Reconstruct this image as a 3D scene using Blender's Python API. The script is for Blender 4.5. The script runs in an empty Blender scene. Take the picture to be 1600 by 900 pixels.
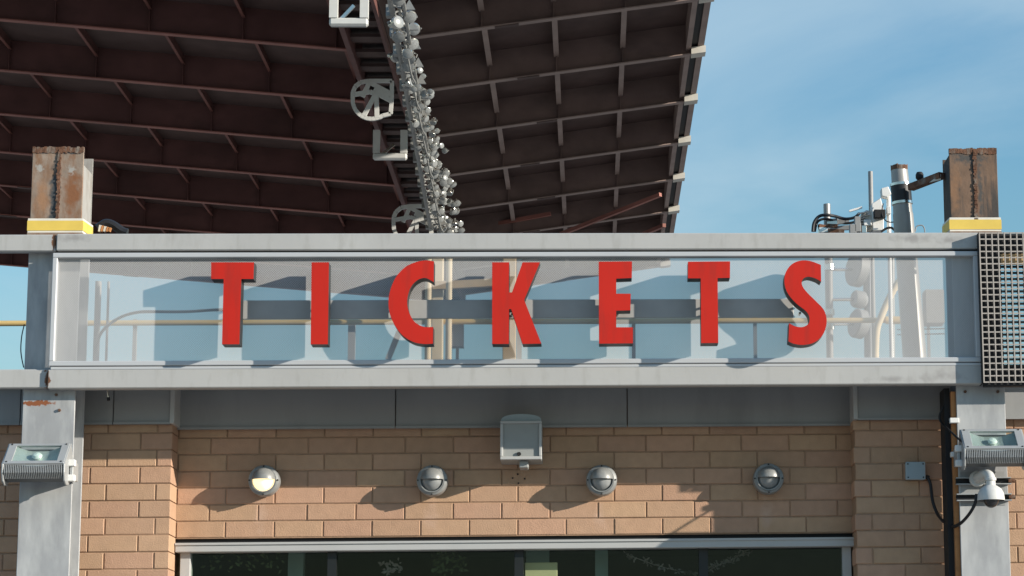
import bpy, bmesh, math, random
from mathutils import Vector, Matrix
random.seed(7)
R_ = math.radians
scene = bpy.context.scene
C = scene.collection

# ------------------------------------------------------------------ camera
F_PX, YAW, PITCH, ROLL, PPX, PPY = 3846.7, 0.060142, 0.181264, -0.013605, 1150.9, 450.0
EYE = Vector((0.0, -15.6, 1.6))
fw = Vector((math.sin(YAW)*math.cos(PITCH), math.cos(YAW)*math.cos(PITCH), math.sin(PITCH)))
rt0 = Vector((math.cos(YAW), -math.sin(YAW), 0)); up0 = rt0.cross(fw)
rt = rt0*math.cos(ROLL) + up0*math.sin(ROLL); up = -rt0*math.sin(ROLL) + up0*math.cos(ROLL)
cam_d = bpy.data.cameras.new('camera'); cam = bpy.data.objects.new('camera', cam_d); C.objects.link(cam)
m = Matrix((rt, up, -fw)).transposed().to_4x4(); m.translation = EYE
cam.matrix_world = m
cam_d.sensor_fit = 'HORIZONTAL'; cam_d.sensor_width = 36; cam_d.lens = F_PX/1600*36
cam_d.shift_x = -(PPX-800)/1600; cam_d.clip_end = 2000; cam_d.clip_start = 0.1
scene.camera = cam
def W(px, py, Y):
    """a survey point of the photograph on the plane Y (metres, wall face = 0)"""
    d = rt*((px-PPX)/F_PX) - up*((py-PPY)/F_PX) + fw
    return EYE + d*((Y-EYE.y)/d.y)

# ------------------------------------------------------------------ world, sun, exposure
SUN = Vector((2.25, -1.0, 0.705)).normalized()
world = bpy.data.worlds.new('World'); scene.world = world; world.use_nodes = True
nt = world.node_tree; nt.nodes.clear()
wo = nt.nodes.new('ShaderNodeOutputWorld'); bg = nt.nodes.new('ShaderNodeBackground')
sky = nt.nodes.new('ShaderNodeTexSky'); sky.sky_type = 'NISHITA'; sky.sun_disc = False
sky.sun_elevation = math.asin(SUN.z); sky.sun_rotation = math.atan2(SUN.x, SUN.y)
sky.air_density = 1.9; sky.dust_density = 0.0; sky.ozone_density = 8.0
tc = nt.nodes.new('ShaderNodeTexCoord'); mp = nt.nodes.new('ShaderNodeMapping')
mp.inputs['Scale'].default_value = (1.6, 1.6, 4.0); mp.inputs['Rotation'].default_value = (0.35, 0.5, 0.3); mp.inputs['Location'].default_value = (30.3, 9.1, 14.3)
nz = nt.nodes.new('ShaderNodeTexNoise'); nz.inputs['Scale'].default_value = 2.2; nz.inputs['Detail'].default_value = 7
nz.inputs['Roughness'].default_value = 0.55; nz.inputs['Distortion'].default_value = 0.6
cr = nt.nodes.new('ShaderNodeMapRange'); cr.inputs['From Min'].default_value = 0.40; cr.inputs['From Max'].default_value = 0.70
cr.inputs['To Max'].default_value = 0.62
mx = nt.nodes.new('ShaderNodeMix'); mx.data_type = 'RGBA'
mx.inputs[7].default_value = (2.7, 3.5, 4.0, 1)
nt.links.new(tc.outputs['Generated'], mp.inputs['Vector']); nt.links.new(mp.outputs[0], nz.inputs['Vector'])
nt.links.new(nz.outputs['Fac'], cr.inputs['Value']); nt.links.new(cr.outputs[0], mx.inputs[0])
nt.links.new(sky.outputs[0], mx.inputs[6]); nt.links.new(mx.outputs[2], bg.inputs['Color'])
bg.inputs['Strength'].default_value = 0.13
nt.links.new(bg.outputs[0], wo.inputs['Surface'])
sd = bpy.data.lights.new('sun', 'SUN'); sd.energy = 4.6; sd.angle = R_(0.5); sd.color = (1.0, 0.92, 0.80)
so = bpy.data.objects.new('sun', sd); C.objects.link(so); so.rotation_euler = SUN.to_track_quat('Z', 'Y').to_euler(); so.location = (20, -20, 20)
vs = scene.view_settings; vs.view_transform = 'Standard'; vs.look = 'None'; vs.gamma = 1; vs.exposure = 0.6; vs.use_curve_mapping = False

# ------------------------------------------------------------------ materials
MATS = {}
def mat(name, col, rough=0.6, metal=0.0, var=0.12, scale=6.0, bump=0.0, bscale=60.0, stain=None, stain_amt=0.0,
        stain_scale=(3, 3, 0.8), stain_lo=0.5, stain_hi=0.75, rnd=0.0, emit=None, estr=0.0, spec=0.4):
    m = bpy.data.materials.new(name); m.use_nodes = True; MATS[name] = m
    n = m.node_tree; L = n.links; b = n.nodes['Principled BSDF']
    b.inputs['Roughness'].default_value = rough; b.inputs['Metallic'].default_value = metal
    b.inputs['Specular IOR Level'].default_value = spec
    geo = n.nodes.new('ShaderNodeNewGeometry')
    t = n.nodes.new('ShaderNodeTexNoise'); t.inputs['Scale'].default_value = scale; t.inputs['Detail'].default_value = 6
    L.new(geo.outputs['Position'], t.inputs['Vector'])
    mr = n.nodes.new('ShaderNodeMapRange'); mr.inputs['From Min'].default_value = 0.25; mr.inputs['From Max'].default_value = 0.75
    mr.inputs['To Min'].default_value = 1-var; mr.inputs['To Max'].default_value = 1+var
    L.new(t.outputs['Fac'], mr.inputs['Value'])
    val = mr.outputs[0]
    if rnd:
        oi = n.nodes.new('ShaderNodeObjectInfo'); r2 = n.nodes.new('ShaderNodeMapRange')
        r2.inputs['To Min'].default_value = 1-rnd; r2.inputs['To Max'].default_value = 1+rnd
        L.new(oi.outputs['Random'], r2.inputs['Value'])
        mm = n.nodes.new('ShaderNodeMath'); mm.operation = 'MULTIPLY'; L.new(val, mm.inputs[0]); L.new(r2.outputs[0], mm.inputs[1]); val = mm.outputs[0]
    vm = n.nodes.new('ShaderNodeVectorMath'); vm.operation = 'SCALE'; vm.inputs[0].default_value = col[:3]
    L.new(val, vm.inputs['Scale']); out = vm.outputs[0]
    if rnd:
        hs = n.nodes.new('ShaderNodeHueSaturation'); L.new(out, hs.inputs['Color'])
        r3 = n.nodes.new('ShaderNodeMath'); r3.operation = 'MULTIPLY'; r3.inputs[1].default_value = 7.31; L.new(oi.outputs['Random'], r3.inputs[0])
        fr = n.nodes.new('ShaderNodeMath'); fr.operation = 'FRACT'; L.new(r3.outputs[0], fr.inputs[0])
        r4 = n.nodes.new('ShaderNodeMapRange'); r4.inputs['To Min'].default_value = 0.494; r4.inputs['To Max'].default_value = 0.506
        L.new(fr.outputs[0], r4.inputs['Value']); L.new(r4.outputs[0], hs.inputs['Hue']); out = hs.outputs[0]
    if stain:
        s = n.nodes.new('ShaderNodeTexNoise'); s.inputs['Scale'].default_value = 1; s.inputs['Detail'].default_value = 8; s.inputs['Roughness'].default_value = 0.6
        sm = n.nodes.new('ShaderNodeVectorMath'); sm.operation = 'MULTIPLY'; sm.inputs[1].default_value = stain_scale
        L.new(geo.outputs['Position'], sm.inputs[0]); L.new(sm.outputs[0], s.inputs['Vector'])
        sr = n.nodes.new('ShaderNodeMapRange'); sr.inputs['From Min'].default_value = stain_lo; sr.inputs['From Max'].default_value = stain_hi
        sr.inputs['To Max'].default_value = stain_amt
        L.new(s.outputs['Fac'], sr.inputs['Value'])
        mi = n.nodes.new('ShaderNodeMix'); mi.data_type = 'RGBA'; mi.inputs[7].default_value = (*stain, 1)
        L.new(sr.outputs[0], mi.inputs[0]); L.new(out, mi.inputs[6]); out = mi.outputs[2]
    L.new(out, b.inputs['Base Color']); m['_'] = 0
    if bump:
        t2 = n.nodes.new('ShaderNodeTexNoise'); t2.inputs['Scale'].default_value = bscale; t2.inputs['Detail'].default_value = 5
        L.new(geo.outputs['Position'], t2.inputs['Vector'])
        bp = n.nodes.new('ShaderNodeBump'); bp.inputs['Strength'].default_value = bump; bp.inputs['Distance'].default_value = 0.01
        L.new(t2.outputs['Fac'], bp.inputs['Height']); L.new(bp.outputs[0], b.inputs['Normal'])
    if emit:
        b.inputs['Emission Color'].default_value = (*emit, 1); b.inputs['Emission Strength'].default_value = estr
    return m

def blot(name, spots, col=(0.19, 0.065, 0.025), edge=0.35, nscale=38.0):
    """worn marks with shapes of their own on an existing material; spots = (centre, half sizes)"""
    n = MATS[name].node_tree; L = n.links; b = n.nodes['Principled BSDF']
    src = b.inputs['Base Color'].links[0].from_socket
    geo = n.nodes.new('ShaderNodeNewGeometry'); nz = n.nodes.new('ShaderNodeTexNoise')
    nz.inputs['Scale'].default_value = nscale; nz.inputs['Detail'].default_value = 6; L.new(geo.outputs['Position'], nz.inputs['Vector'])
    for c, h in spots:
        a = n.nodes.new('ShaderNodeVectorMath'); a.operation = 'SUBTRACT'; a.inputs[1].default_value = c; L.new(geo.outputs['Position'], a.inputs[0])
        d = n.nodes.new('ShaderNodeVectorMath'); d.operation = 'DIVIDE'; d.inputs[1].default_value = h; L.new(a.outputs[0], d.inputs[0])
        l = n.nodes.new('ShaderNodeVectorMath'); l.operation = 'LENGTH'; L.new(d.outputs[0], l.inputs[0])
        s = n.nodes.new('ShaderNodeMath'); s.operation = 'MULTIPLY_ADD'; s.inputs[1].default_value = 2.4; L.new(nz.outputs['Fac'], s.inputs[0])
        s2 = n.nodes.new('ShaderNodeMath'); s2.operation = 'SUBTRACT'; L.new(s.outputs[0], s2.inputs[0]); L.new(l.outputs['Value'], s2.inputs[1])
        s.inputs[2].default_value = -0.2
        r = n.nodes.new('ShaderNodeMapRange'); r.inputs['From Min'].default_value = 0.0; r.inputs['From Max'].default_value = edge
        L.new(s2.outputs[0], r.inputs['Value'])
        mi = n.nodes.new('ShaderNodeMix'); mi.data_type = 'RGBA'; mi.inputs[7].default_value = (*col, 1)
        L.new(r.outputs[0], mi.inputs[0]); L.new(src, mi.inputs[6]); src = mi.outputs[2]
    L.new(src, b.inputs['Base Color'])

mat('brick', (0.455, 0.286, 0.187), 0.85, var=0.08, scale=16, bump=0.3, bscale=130, rnd=0.07, spec=0.2, stain=(0.44, 0.30, 0.21), stain_amt=0.5, stain_scale=(2.5, 2.5, 1.2), stain_lo=0.52, stain_hi=0.8)
mat('mortar', (0.36, 0.235, 0.155), 0.95, var=0.15, scale=30, bump=0.3, spec=0.1)
mat('steel', (0.415, 0.41, 0.395), 0.55, var=0.06, scale=2.5, bump=0.05, bscale=25, stain=(0.29, 0.28, 0.255), stain_amt=0.5, stain_scale=(16, 16, 4), stain_lo=0.52, stain_hi=0.75, spec=0.3)
mat('column_steel', (0.32, 0.325, 0.33), 0.5, var=0.12, scale=5, bump=0.04, bscale=25, stain=(0.46, 0.465, 0.46), stain_amt=0.9, stain_scale=(9, 9, 2.4), stain_lo=0.42, stain_hi=0.66, spec=0.35)
mat('frame_alu', (0.46, 0.47, 0.48), 0.4, metal=0.0, var=0.03, scale=2, spec=0.5)
mat('fascia', (0.285, 0.29, 0.29), 0.5, var=0.06, scale=1.6, spec=0.35, stain=(0.12, 0.12, 0.12), stain_amt=0.4)
mat('letter_red', (0.49, 0.021, 0.012), 0.45, var=0.05, scale=4, spec=0.2, stain=(0.34, 0.026, 0.018), stain_amt=0.75, stain_scale=(16, 16, 2.5), stain_lo=0.5, stain_hi=0.75)
mat('letter_side', (0.022, 0.020, 0.019), 0.5, metal=0.0, var=0.12, scale=20)
mat('raceway', (0.36, 0.35, 0.335), 0.5, var=0.08, scale=8)
mat('dark', (0.012, 0.012, 0.013), 0.7, var=0.2)
mat('black_rubber', (0.014, 0.014, 0.016), 0.5, var=0.2)
mat('lamp_grey', (0.235, 0.24, 0.235), 0.42, metal=0.15, var=0.14, scale=22, bump=0.05, bscale=60, stain=(0.36, 0.36, 0.345), stain_amt=0.6, stain_scale=(18, 18, 12))
mat('flood_grey', (0.36, 0.37, 0.37), 0.45, metal=0.2, var=0.06, scale=14)
mat('flood_dark', (0.13, 0.135, 0.135), 0.5, metal=0.2, var=0.1, scale=14)
mat('truss_grey', (0.25, 0.25, 0.24), 0.5, metal=0.3, var=0.15, scale=5)
mat('lamp_chrome', (0.50, 0.49, 0.46), 0.18, metal=0.85, var=0.06, scale=12)
mat('grille_bar', (0.37, 0.335, 0.30), 0.6, var=0.08, scale=12)
mat('bright_metal', (0.62, 0.61, 0.58), 0.22, metal=1.0, var=0.1, scale=12)
mat('white_paint', (0.72, 0.71, 0.68), 0.45, var=0.05, scale=10)
mat('camera_white', (0.58, 0.575, 0.55), 0.5, var=0.08, scale=14, stain=(0.40, 0.38, 0.34), stain_amt=0.5, stain_scale=(20, 20, 8))
mat('box_grey', (0.30, 0.31, 0.30), 0.5, var=0.06, scale=10)
mat('junction', (0.33, 0.40, 0.43), 0.5, var=0.05, scale=10)
mat('rust', (0.125, 0.058, 0.032), 0.85, var=0.45, scale=26, bump=0.5, bscale=60, stain=(0.20, 0.17, 0.14), stain_amt=0.9, stain_scale=(22, 22, 9), stain_lo=0.5, stain_hi=0.66)
mat('rust_light', (0.26, 0.20, 0.155), 0.75, var=0.22, scale=9, bump=0.15, bscale=50, stain=(0.20, 0.105, 0.055), stain_amt=0.9, stain_scale=(15, 15, 6), stain_lo=0.44, stain_hi=0.62)
mat('stub_side', (0.34, 0.32, 0.29), 0.6, var=0.1, scale=12, stain=(0.2, 0.16, 0.12), stain_amt=0.6, stain_scale=(12, 12, 5))
mat('stub_brown', (0.17, 0.105, 0.068), 0.75, var=0.25, scale=9, bump=0.15, bscale=50, stain=(0.045, 0.042, 0.04), stain_amt=0.9, stain_scale=(20, 20, 2.6), stain_lo=0.47, stain_hi=0.62)
mat('rust_orange', (0.45, 0.20, 0.075), 0.8, var=0.25, scale=16)
mat('tape_yellow', (0.70, 0.50, 0.10), 0.55, var=0.06, scale=12)
mat('tape_white', (0.70, 0.66, 0.58), 0.6, var=0.08, scale=12)
mat('yellow_pipe', (0.60, 0.42, 0.17), 0.5, var=0.06, scale=6)
mat('cream_pipe', (0.70, 0.56, 0.36), 0.55, var=0.12, scale=9)
mat('tan_duct', (0.48, 0.33, 0.17), 0.6, var=0.2, scale=9)
mat('grey_equipment', (0.27, 0.27, 0.265), 0.5, var=0.1, scale=9)
mat('pipe_steel', (0.30, 0.29, 0.275), 0.45, metal=0.35, var=0.12, scale=8, stain=(0.3, 0.27, 0.23), stain_amt=0.5, stain_scale=(14, 14, 3))
mat('roof_red', (0.135, 0.062, 0.055), 0.6, var=0.25, scale=1.5, spec=0.25, stain=(0.07, 0.038, 0.034), stain_amt=0.7, stain_scale=(0.7, 0.7, 1.5))
mat('roof_brown', (0.19, 0.13, 0.115), 0.6, var=0.2, scale=1.5, spec=0.25, stain=(0.09, 0.066, 0.06), stain_amt=0.7, stain_scale=(0.8, 0.8, 1.5))
mat('lit_flange_red', (0.30, 0.125, 0.10), 0.6, var=0.3, scale=1.2, spec=0.25)  # flange tones lighter than the ribs, bounce light put into the colour
mat('purlin_red', (0.20, 0.085, 0.07), 0.6, var=0.25, scale=1.2, spec=0.25)
mat('lit_flange_brown', (0.29, 0.215, 0.19), 0.6, var=0.2, scale=1.5, spec=0.25)  # lighter copy of the rib brown, light on the flanges painted in
mat('deck', (0.10, 0.066, 0.06), 0.7, var=0.2, scale=2, spec=0.2)
mat('cap_cream', (0.55, 0.52, 0.46), 0.6, var=0.1, scale=5)
mat('hanger', (0.55, 0.55, 0.53), 0.5, var=0.08, scale=5)
mat('window_frame', (0.42, 0.42, 0.41), 0.42, var=0.04, scale=4, spec=0.45)
mat('mullion', (0.012, 0.014, 0.014), 0.4, var=0.1)
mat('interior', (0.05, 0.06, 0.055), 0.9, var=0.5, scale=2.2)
mat('cream_card', (0.80, 0.66, 0.42), 0.8, var=0.05, scale=20)
mat('leaf', (0.075, 0.095, 0.045), 0.6, var=0.3, scale=20)
mat('tinsel', (0.34, 0.27, 0.28), 0.35, var=0.3, scale=40)
mat('lamp_on', (0.8, 0.75, 0.6), 0.4, emit=(1.0, 0.72, 0.36), estr=1.0)
mat('lamp_glass', (0.24, 0.25, 0.25), 0.25, var=0.2, scale=40, spec=0.6)
mat('reflector', (0.50, 0.53, 0.51), 0.35, metal=0.4, var=0.15, scale=12)
mat('bulb', (0.80, 0.80, 0.74), 0.15, var=0.1)
mat('smoked', (0.02, 0.02, 0.022), 0.08, var=0.1, spec=0.7)
mat('concrete_paving', (0.30, 0.285, 0.265), 0.9, var=0.2, scale=0.8, bump=0.3, bscale=40, spec=0.2)
mat('roofing', (0.16, 0.16, 0.16), 0.9, var=0.2, scale=2)
def glass(name, tint, refl):
    m = bpy.data.materials.new(name); m.use_nodes = True; MATS[name] = m; n = m.node_tree; n.nodes.clear()
    o = n.nodes.new('ShaderNodeOutputMaterial'); t = n.nodes.new('ShaderNodeBsdfTransparent'); t.inputs[0].default_value = (*tint, 1)
    g = n.nodes.new('ShaderNodeBsdfGlossy'); g.inputs['Roughness'].default_value = 0.015; g.inputs['Color'].default_value = (0.9, 0.95, 0.93, 1)
    f = n.nodes.new('ShaderNodeFresnel'); f.inputs['IOR'].default_value = refl; x = n.nodes.new('ShaderNodeMixShader')
    ge = n.nodes.new('ShaderNodeNewGeometry'); iv = n.nodes.new('ShaderNodeMath'); iv.operation = 'SUBTRACT'; iv.inputs[0].default_value = 1
    ml = n.nodes.new('ShaderNodeMath'); ml.operation = 'MULTIPLY'; n.links.new(ge.outputs['Backfacing'], iv.inputs[1]); n.links.new(iv.outputs[0], ml.inputs[0]); n.links.new(f.outputs[0], ml.inputs[1])
    n.links.new(ml.outputs[0], x.inputs[0]); n.links.new(t.outputs[0], x.inputs[1]); n.links.new(g.outputs[0], x.inputs[2]); n.links.new(x.outputs[0], o.inputs[0])
glass('window_glass', (0.78, 0.84, 0.80), 1.36)
glass('flood_glass', (0.90, 0.95, 0.94), 1.5)
def perforated():
    m = bpy.data.materials.new('perforated_sheet'); m.use_nodes = True; MATS['perforated_sheet'] = m; n = m.node_tree; L = n.links
    b = n.nodes['Principled BSDF']; b.inputs['Base Color'].default_value = (0.49, 0.485, 0.48, 1); b.inputs['Roughness'].default_value = 0.5
    b.inputs['Specular IOR Level'].default_value = 0.3
    geo = n.nodes.new('ShaderNodeNewGeometry'); o = n.nodes['Material Output']
    lens = []
    p = 0.0106
    for off in (0.0, 0.5):
        s = n.nodes.new('ShaderNodeVectorMath'); s.operation = 'MULTIPLY_ADD'; s.inputs[1].default_value = (1/p, 0, 1/p); s.inputs[2].default_value = (off+.013, 0, off+.031)
        L.new(geo.outputs['Position'], s.inputs[0])
        f = n.nodes.new('ShaderNodeVectorMath'); f.operation = 'FRACTION'; L.new(s.outputs[0], f.inputs[0])
        d = n.nodes.new('ShaderNodeVectorMath'); d.operation = 'DISTANCE'; d.inputs[1].default_value = (0.5, 0, 0.5); L.new(f.outputs[0], d.inputs[0])
        lens.append(d.outputs['Value'])
    mn = n.nodes.new('ShaderNodeMath'); mn.operation = 'MINIMUM'; L.new(lens[0], mn.inputs[0]); L.new(lens[1], mn.inputs[1])
    lt = n.nodes.new('ShaderNodeMath'); lt.operation = 'LESS_THAN'; lt.inputs[1].default_value = 0.252; L.new(mn.outputs[0], lt.inputs[0])
    t = n.nodes.new('ShaderNodeBsdfTransparent'); x = n.nodes.new('ShaderNodeMixShader')
    L.new(lt.outputs[0], x.inputs[0]); L.new(b.outputs[0], x.inputs[1]); L.new(t.outputs[0], x.inputs[2]); L.new(x.outputs[0], o.inputs[0])
perforated()

# ------------------------------------------------------------------ mesh helpers
ORG = {}
def world_org(o):
    while o is not None:
        if o.name in ORG: return ORG[o.name]
        o = o.parent
    return Vector((0, 0, 0))
class M:
    def __init__(s): s.v = []; s.f = []
    def add(s, vs, fs):
        k = len(s.v); s.v += [Vector(v) for v in vs]; s.f += [tuple(i+k for i in f) for f in fs]; return s
    def box(s, x0, x1, y0, y1, z0, z1):
        return s.add([(x0,y0,z0),(x1,y0,z0),(x1,y1,z0),(x0,y1,z0),(x0,y0,z1),(x1,y0,z1),(x1,y1,z1),(x0,y1,z1)],
                     [(0,3,2,1),(4,5,6,7),(0,1,5,4),(1,2,6,5),(2,3,7,6),(3,0,4,7)])
    def prism(s, pts, vec):
        """closed polygon (list of Vectors) swept along vec"""
        n = len(pts); vec = Vector(vec); a = [Vector(p) for p in pts]; b = [p+vec for p in a]
        return s.add(a+b, [tuple(range(n-1, -1, -1)), tuple(range(n, 2*n))] + [(i, (i+1) % n, n+(i+1) % n, n+i) for i in range(n)])
    def bar(s, a, b, w, h, upv=(0, 0, 1)):
        a, b = Vector(a), Vector(b); d = (b-a).normalized(); u = Vector(upv)
        r = d.cross(u); r = r.normalized() if r.length > 1e-4 else Vector((1, 0, 0)); u = r.cross(d)
        q = [a - r*w/2 - u*h/2, a + r*w/2 - u*h/2, a + r*w/2 + u*h/2, a - r*w/2 + u*h/2]
        return s.prism(q, b-a)
    def tube(s, pts, r, n=10, cap=True):
        pts = [Vector(p) for p in pts]; rings = []; k0 = len(s.v)
        rad = r if isinstance(r, (list, tuple)) else [r]*len(pts)
        ref = None
        for i, p in enumerate(pts):
            d = (pts[min(i+1, len(pts)-1)] - pts[max(i-1, 0)]).normalized()
            if ref is None: ref = d.orthogonal().normalized()
            ref = (ref - d*ref.dot(d)).normalized(); b = d.cross(ref)
            s.v += [p + (ref*math.cos(2*math.pi*j/n) + b*math.sin(2*math.pi*j/n))*rad[i] for j in range(n)]
        for i in range(len(pts)-1):
            for j in range(n):
                a = k0+i*n+j; b2 = k0+i*n+(j+1) % n
                s.f.append((a, b2, b2+n, a+n))
        if cap:
            s.f.append(tuple(k0+j for j in range(n-1, -1, -1))); s.f.append(tuple(k0+(len(pts)-1)*n+j for j in range(n)))
        return s
    def lathe(s, prof, c, axis, n=24, a0=0.0, a1=2*math.pi, ref=None):
        """prof = (radius, distance along axis)"""
        c = Vector(c); ax = Vector(axis).normalized(); r = Vector(ref).normalized() if ref else ax.orthogonal().normalized(); b = ax.cross(r); k0 = len(s.v)
        full = abs(a1-a0-2*math.pi) < 1e-6; m = n if full else n+1
        for (rad, t) in prof:
            s.v += [c + ax*t + (r*math.cos(a0+(a1-a0)*j/n) + b*math.sin(a0+(a1-a0)*j/n))*rad for j in range(m)]
        for i in range(len(prof)-1):
            for j in range(n):
                a = k0+i*m+j; b2 = k0+i*m+((j+1) % m)
                s.f.append((a, b2, b2+m, a+m))
        return s
    def build(s, name, material, parent=None, smooth=False, bevel=0.0, kind=None):
        o0 = world_org(parent)
        me = bpy.data.meshes.new(name); me.from_pydata([tuple(v-o0) for v in s.v], [], s.f); me.update()
        bm = bmesh.new(); bm.from_mesh(me)
        if bevel: bmesh.ops.bevel(bm, geom=[e for e in bm.edges if len(e.link_faces) == 2 and e.calc_face_angle(0) > 0.6], offset=bevel, segments=1, affect='EDGES')
        bmesh.ops.recalc_face_normals(bm, faces=bm.faces); bm.to_mesh(me); bm.free()
        me.materials.append(MATS[material])
        if smooth: me.shade_smooth(); me.set_sharp_from_angle(angle=R_(38))
        o = bpy.data.objects.new(name, me); C.objects.link(o)
        if parent is not None: o.parent = parent
        if kind: o['kind'] = kind
        return o
def tag(o, label, cat, group=None):
    o['label'] = label; o['category'] = cat
    if group: o['group'] = group
    return o
def thing(name, loc, label, cat, group=None):
    o = bpy.data.objects.new(name, None); C.objects.link(o); o.location = loc; o.empty_display_size = 0.1; ORG[o.name] = Vector(loc)
    return tag(o, label, cat, group)
def copy_tree(o, delta, parent=None):
    c = o.copy(); C.objects.link(c); c.parent = parent
    if parent is None:
        c.location = o.location + Vector(delta); ORG[c.name] = c.location.copy()
    for ch in [x for x in C.objects if x.parent == o]: copy_tree(ch, delta, c)
    return c
def poly(pts, Y): return [W(x, y, Y) for x, y in pts]

# ------------------------------------------------------------------ planes of the place (metres; wall face = 0)
Y_WALL, Y_PIER, Y_COL, Y_COLB, Y_BEAM = 0.0, -0.22, -0.66, -0.37, -0.75
Y_MESH, Y_LB, Y_LF, Y_GRID = -0.725, -0.795, -0.915, -0.82
def X(px, py, Y): return W(px, py, Y).x
def Z(px, py, Y): return W(px, py, Y).z

# ------------------------------------------------------------------ ground
g = M(); g.add([(-900, -900, 0), (900, -900, 0), (900, 900, 0), (-900, 900, 0)], [(0, 1, 2, 3)])
ground = g.build('ground', 'concrete_paving'); ground['kind'] = 'structure'

# ------------------------------------------------------------------ ticket building
bld = thing('ticket_building', (0, 0, 0), 'tan brick ticket office with grey metal fascia and strip window', 'building')
BR = {}
def brick(parent, x0, x1, yf, z0, z1, depth=0.1, jit=True):
    if x1-x0 < 0.012: return
    key = (round(x1-x0, 3), round(z1-z0, 3), depth)
    if key not in BR:
        w, h = (x1-x0)/2, (z1-z0)/2; c = 0.004
        vs = [(-w, depth, -h), (w, depth, -h), (w, depth, h), (-w, depth, h), (-w, c, -h), (w, c, -h), (w, c, h), (-w, c, h),
              (-w+c, 0, -h+c), (w-c, 0, -h+c), (w-c, 0, h-c), (-w+c, 0, h-c)]
        fs = [(0,1,5,4),(1,2,6,5),(2,3,7,6),(3,0,4,7),(4,5,9,8),(5,6,10,9),(6,7,11,10),(7,4,8,11),(8,9,10,11),(3,2,1,0)]
        me = bpy.data.meshes.new('brick'); me.from_pydata(vs, [], fs); me.materials.append(MATS['brick']); BR[key] = me
    o = bpy.data.objects.new('brick', BR[key]); C.objects.link(o); o.parent = parent
    o.location = ((x0+x1)/2, yf + (random.uniform(-.0025, .0025) if jit else 0), (z0+z1)/2)
    return o
def courses(parent, xl, xr, ztop, zref, pitch, yf, zbot, jx, bw, off, j=0.0075, depth=0.1, skip=None, endfull=False):
    """brick courses between xl and xr; zref is one bed joint; even courses have a joint at jx, odd ones at jx+off"""
    k = math.ceil((ztop-zref)/pitch)
    while True:
        z1 = zref + k*pitch; z0 = z1 - pitch
        if z1 < zbot: break
        zz1, zz0 = min(z1, ztop) - j/2, max(z0, zbot) + j/2
        if zz1-zz0 > 0.015:
            xo = jx + (off if k % 2 else 0); n = math.floor((xl-xo)/bw); x = xo + n*bw
            while x < xr:
                a, b = max(x, xl), min(x+bw, xr)
                a2, b2 = a + (j/2 if a > xl else 0), b - (j/2 if b < xr else 0)
                if not (skip and skip(a2, b2)): brick(parent, a2, b2, yf, zz0, zz1, depth)
                x += bw
        k -= 1
# centre wall
xl, xr = X(275, 760, Y_WALL), X(1337, 760, Y_WALL)
z_head = Z(500, 839.5, 0); z_fb = Z(500, 667, 0)
wall = M().box(xl, xr, 0.007, 0.3, z_head-0.002, z_fb+0.25).build('wall', 'mortar', bld)
pit = (Z(500, 735, 0) - Z(500, 813.4, 0))/3
bw = (X(733, 826, 0) - X(351.6, 826, 0))/5
courses(wall, xl, xr, z_fb+0.01, Z(500, 813.4, 0), pit, Y_WALL, z_head, X(351.6, 826, 0), bw, -X(351.6, 826, 0)+X(326, 826, 0))
# piers
ZP = Z(1400, 659, -0.25); 
def pier(x0, x1, px_zref, py_zref, jpx, skip):
    w = M().box(x0+0.008, x1-0.008, Y_PIER+0.007, 0.35, 0.0, ZP+0.22).build('pier', 'mortar', bld)
    courses(w, x0, x1, ZP+0.02, Z(px_zref, py_zref, Y_PIER), pit, Y_PIER, Z(500, 930, Y_PIER), X(jpx, 760, Y_PIER), bw, -0.33*bw, depth=0.218, skip=skip)
lx, lx1 = X(-75, 760, Y_PIER), X(267, 760, Y_PIER)
pier(lx, lx1, 200, 756, 165.5, lambda a, b: a > X(36, 760, Y_PIER) and b < X(112, 760, Y_PIER))
rx0, rx1 = X(1335, 760, Y_PIER), X(1930, 760, Y_PIER)
pier(rx0, rx1, 1400, 750, 1361.5, lambda a, b: (a > X(1508, 760, Y_PIER) and b < X(1563, 760, Y_PIER)))
# fascia: folded grey metal panels with open joints
Yf = -0.055
zt = Z(800, 588, Yf); zb = Z(700, 666, Yf)
seams = [X(277.5, 640, Yf), X(618, 640, Yf), X(980, 640, Yf), X(1332, 640, Yf)]
for a, b in zip(seams, seams[1:]):
    p = M().box(a+.003, b-.003, Yf, 0.02, zb, zt).build('fascia_panel', 'fascia', bld, bevel=0.003)
    M().box(a+.003, b-.003, Yf-.012, Yf+.01, zb-.012, zb+.003).build('drip_edge', 'fascia', p)
Yp = -0.27; zbp = Z(220, 660, Yp)
for a, b in ((X(-80, 640, Yp), X(32, 640, Yp)), (X(32, 640, Yp), X(177, 640, Yp)), (X(177, 640, Yp), X(267, 640, Yp)), (X(1339, 640, Yp), X(1485, 640, Yp)), (X(1485, 640, Yp), X(1700, 640, Yp)), (X(1700, 640, Yp), X(1938, 640, Yp))):
    p = M().box(a+.0025, b-.0025, Yp, 0.3, zbp, zt).build('fascia_panel', 'fascia', bld, bevel=0.003)
    M().box(a+.0025, b-.0025, Yp-.01, Yp+.01, zbp-.012, zbp+.003).build('drip_edge', 'fascia', p)
for px in (269.5, 1336.5):
    x = X(px, 640, Yp); M().box(x-.014, x+.014, Yp-.014, -.05, zbp-.008, zt).build('corner_trim', 'window_frame', bld, bevel=0.003)
M().box(X(-80, 640, 0)-.3, X(1925, 640, 0), 0.05, 7.0, zt-0.06, zt-0.002).build('roof', 'roofing', bld)
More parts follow.
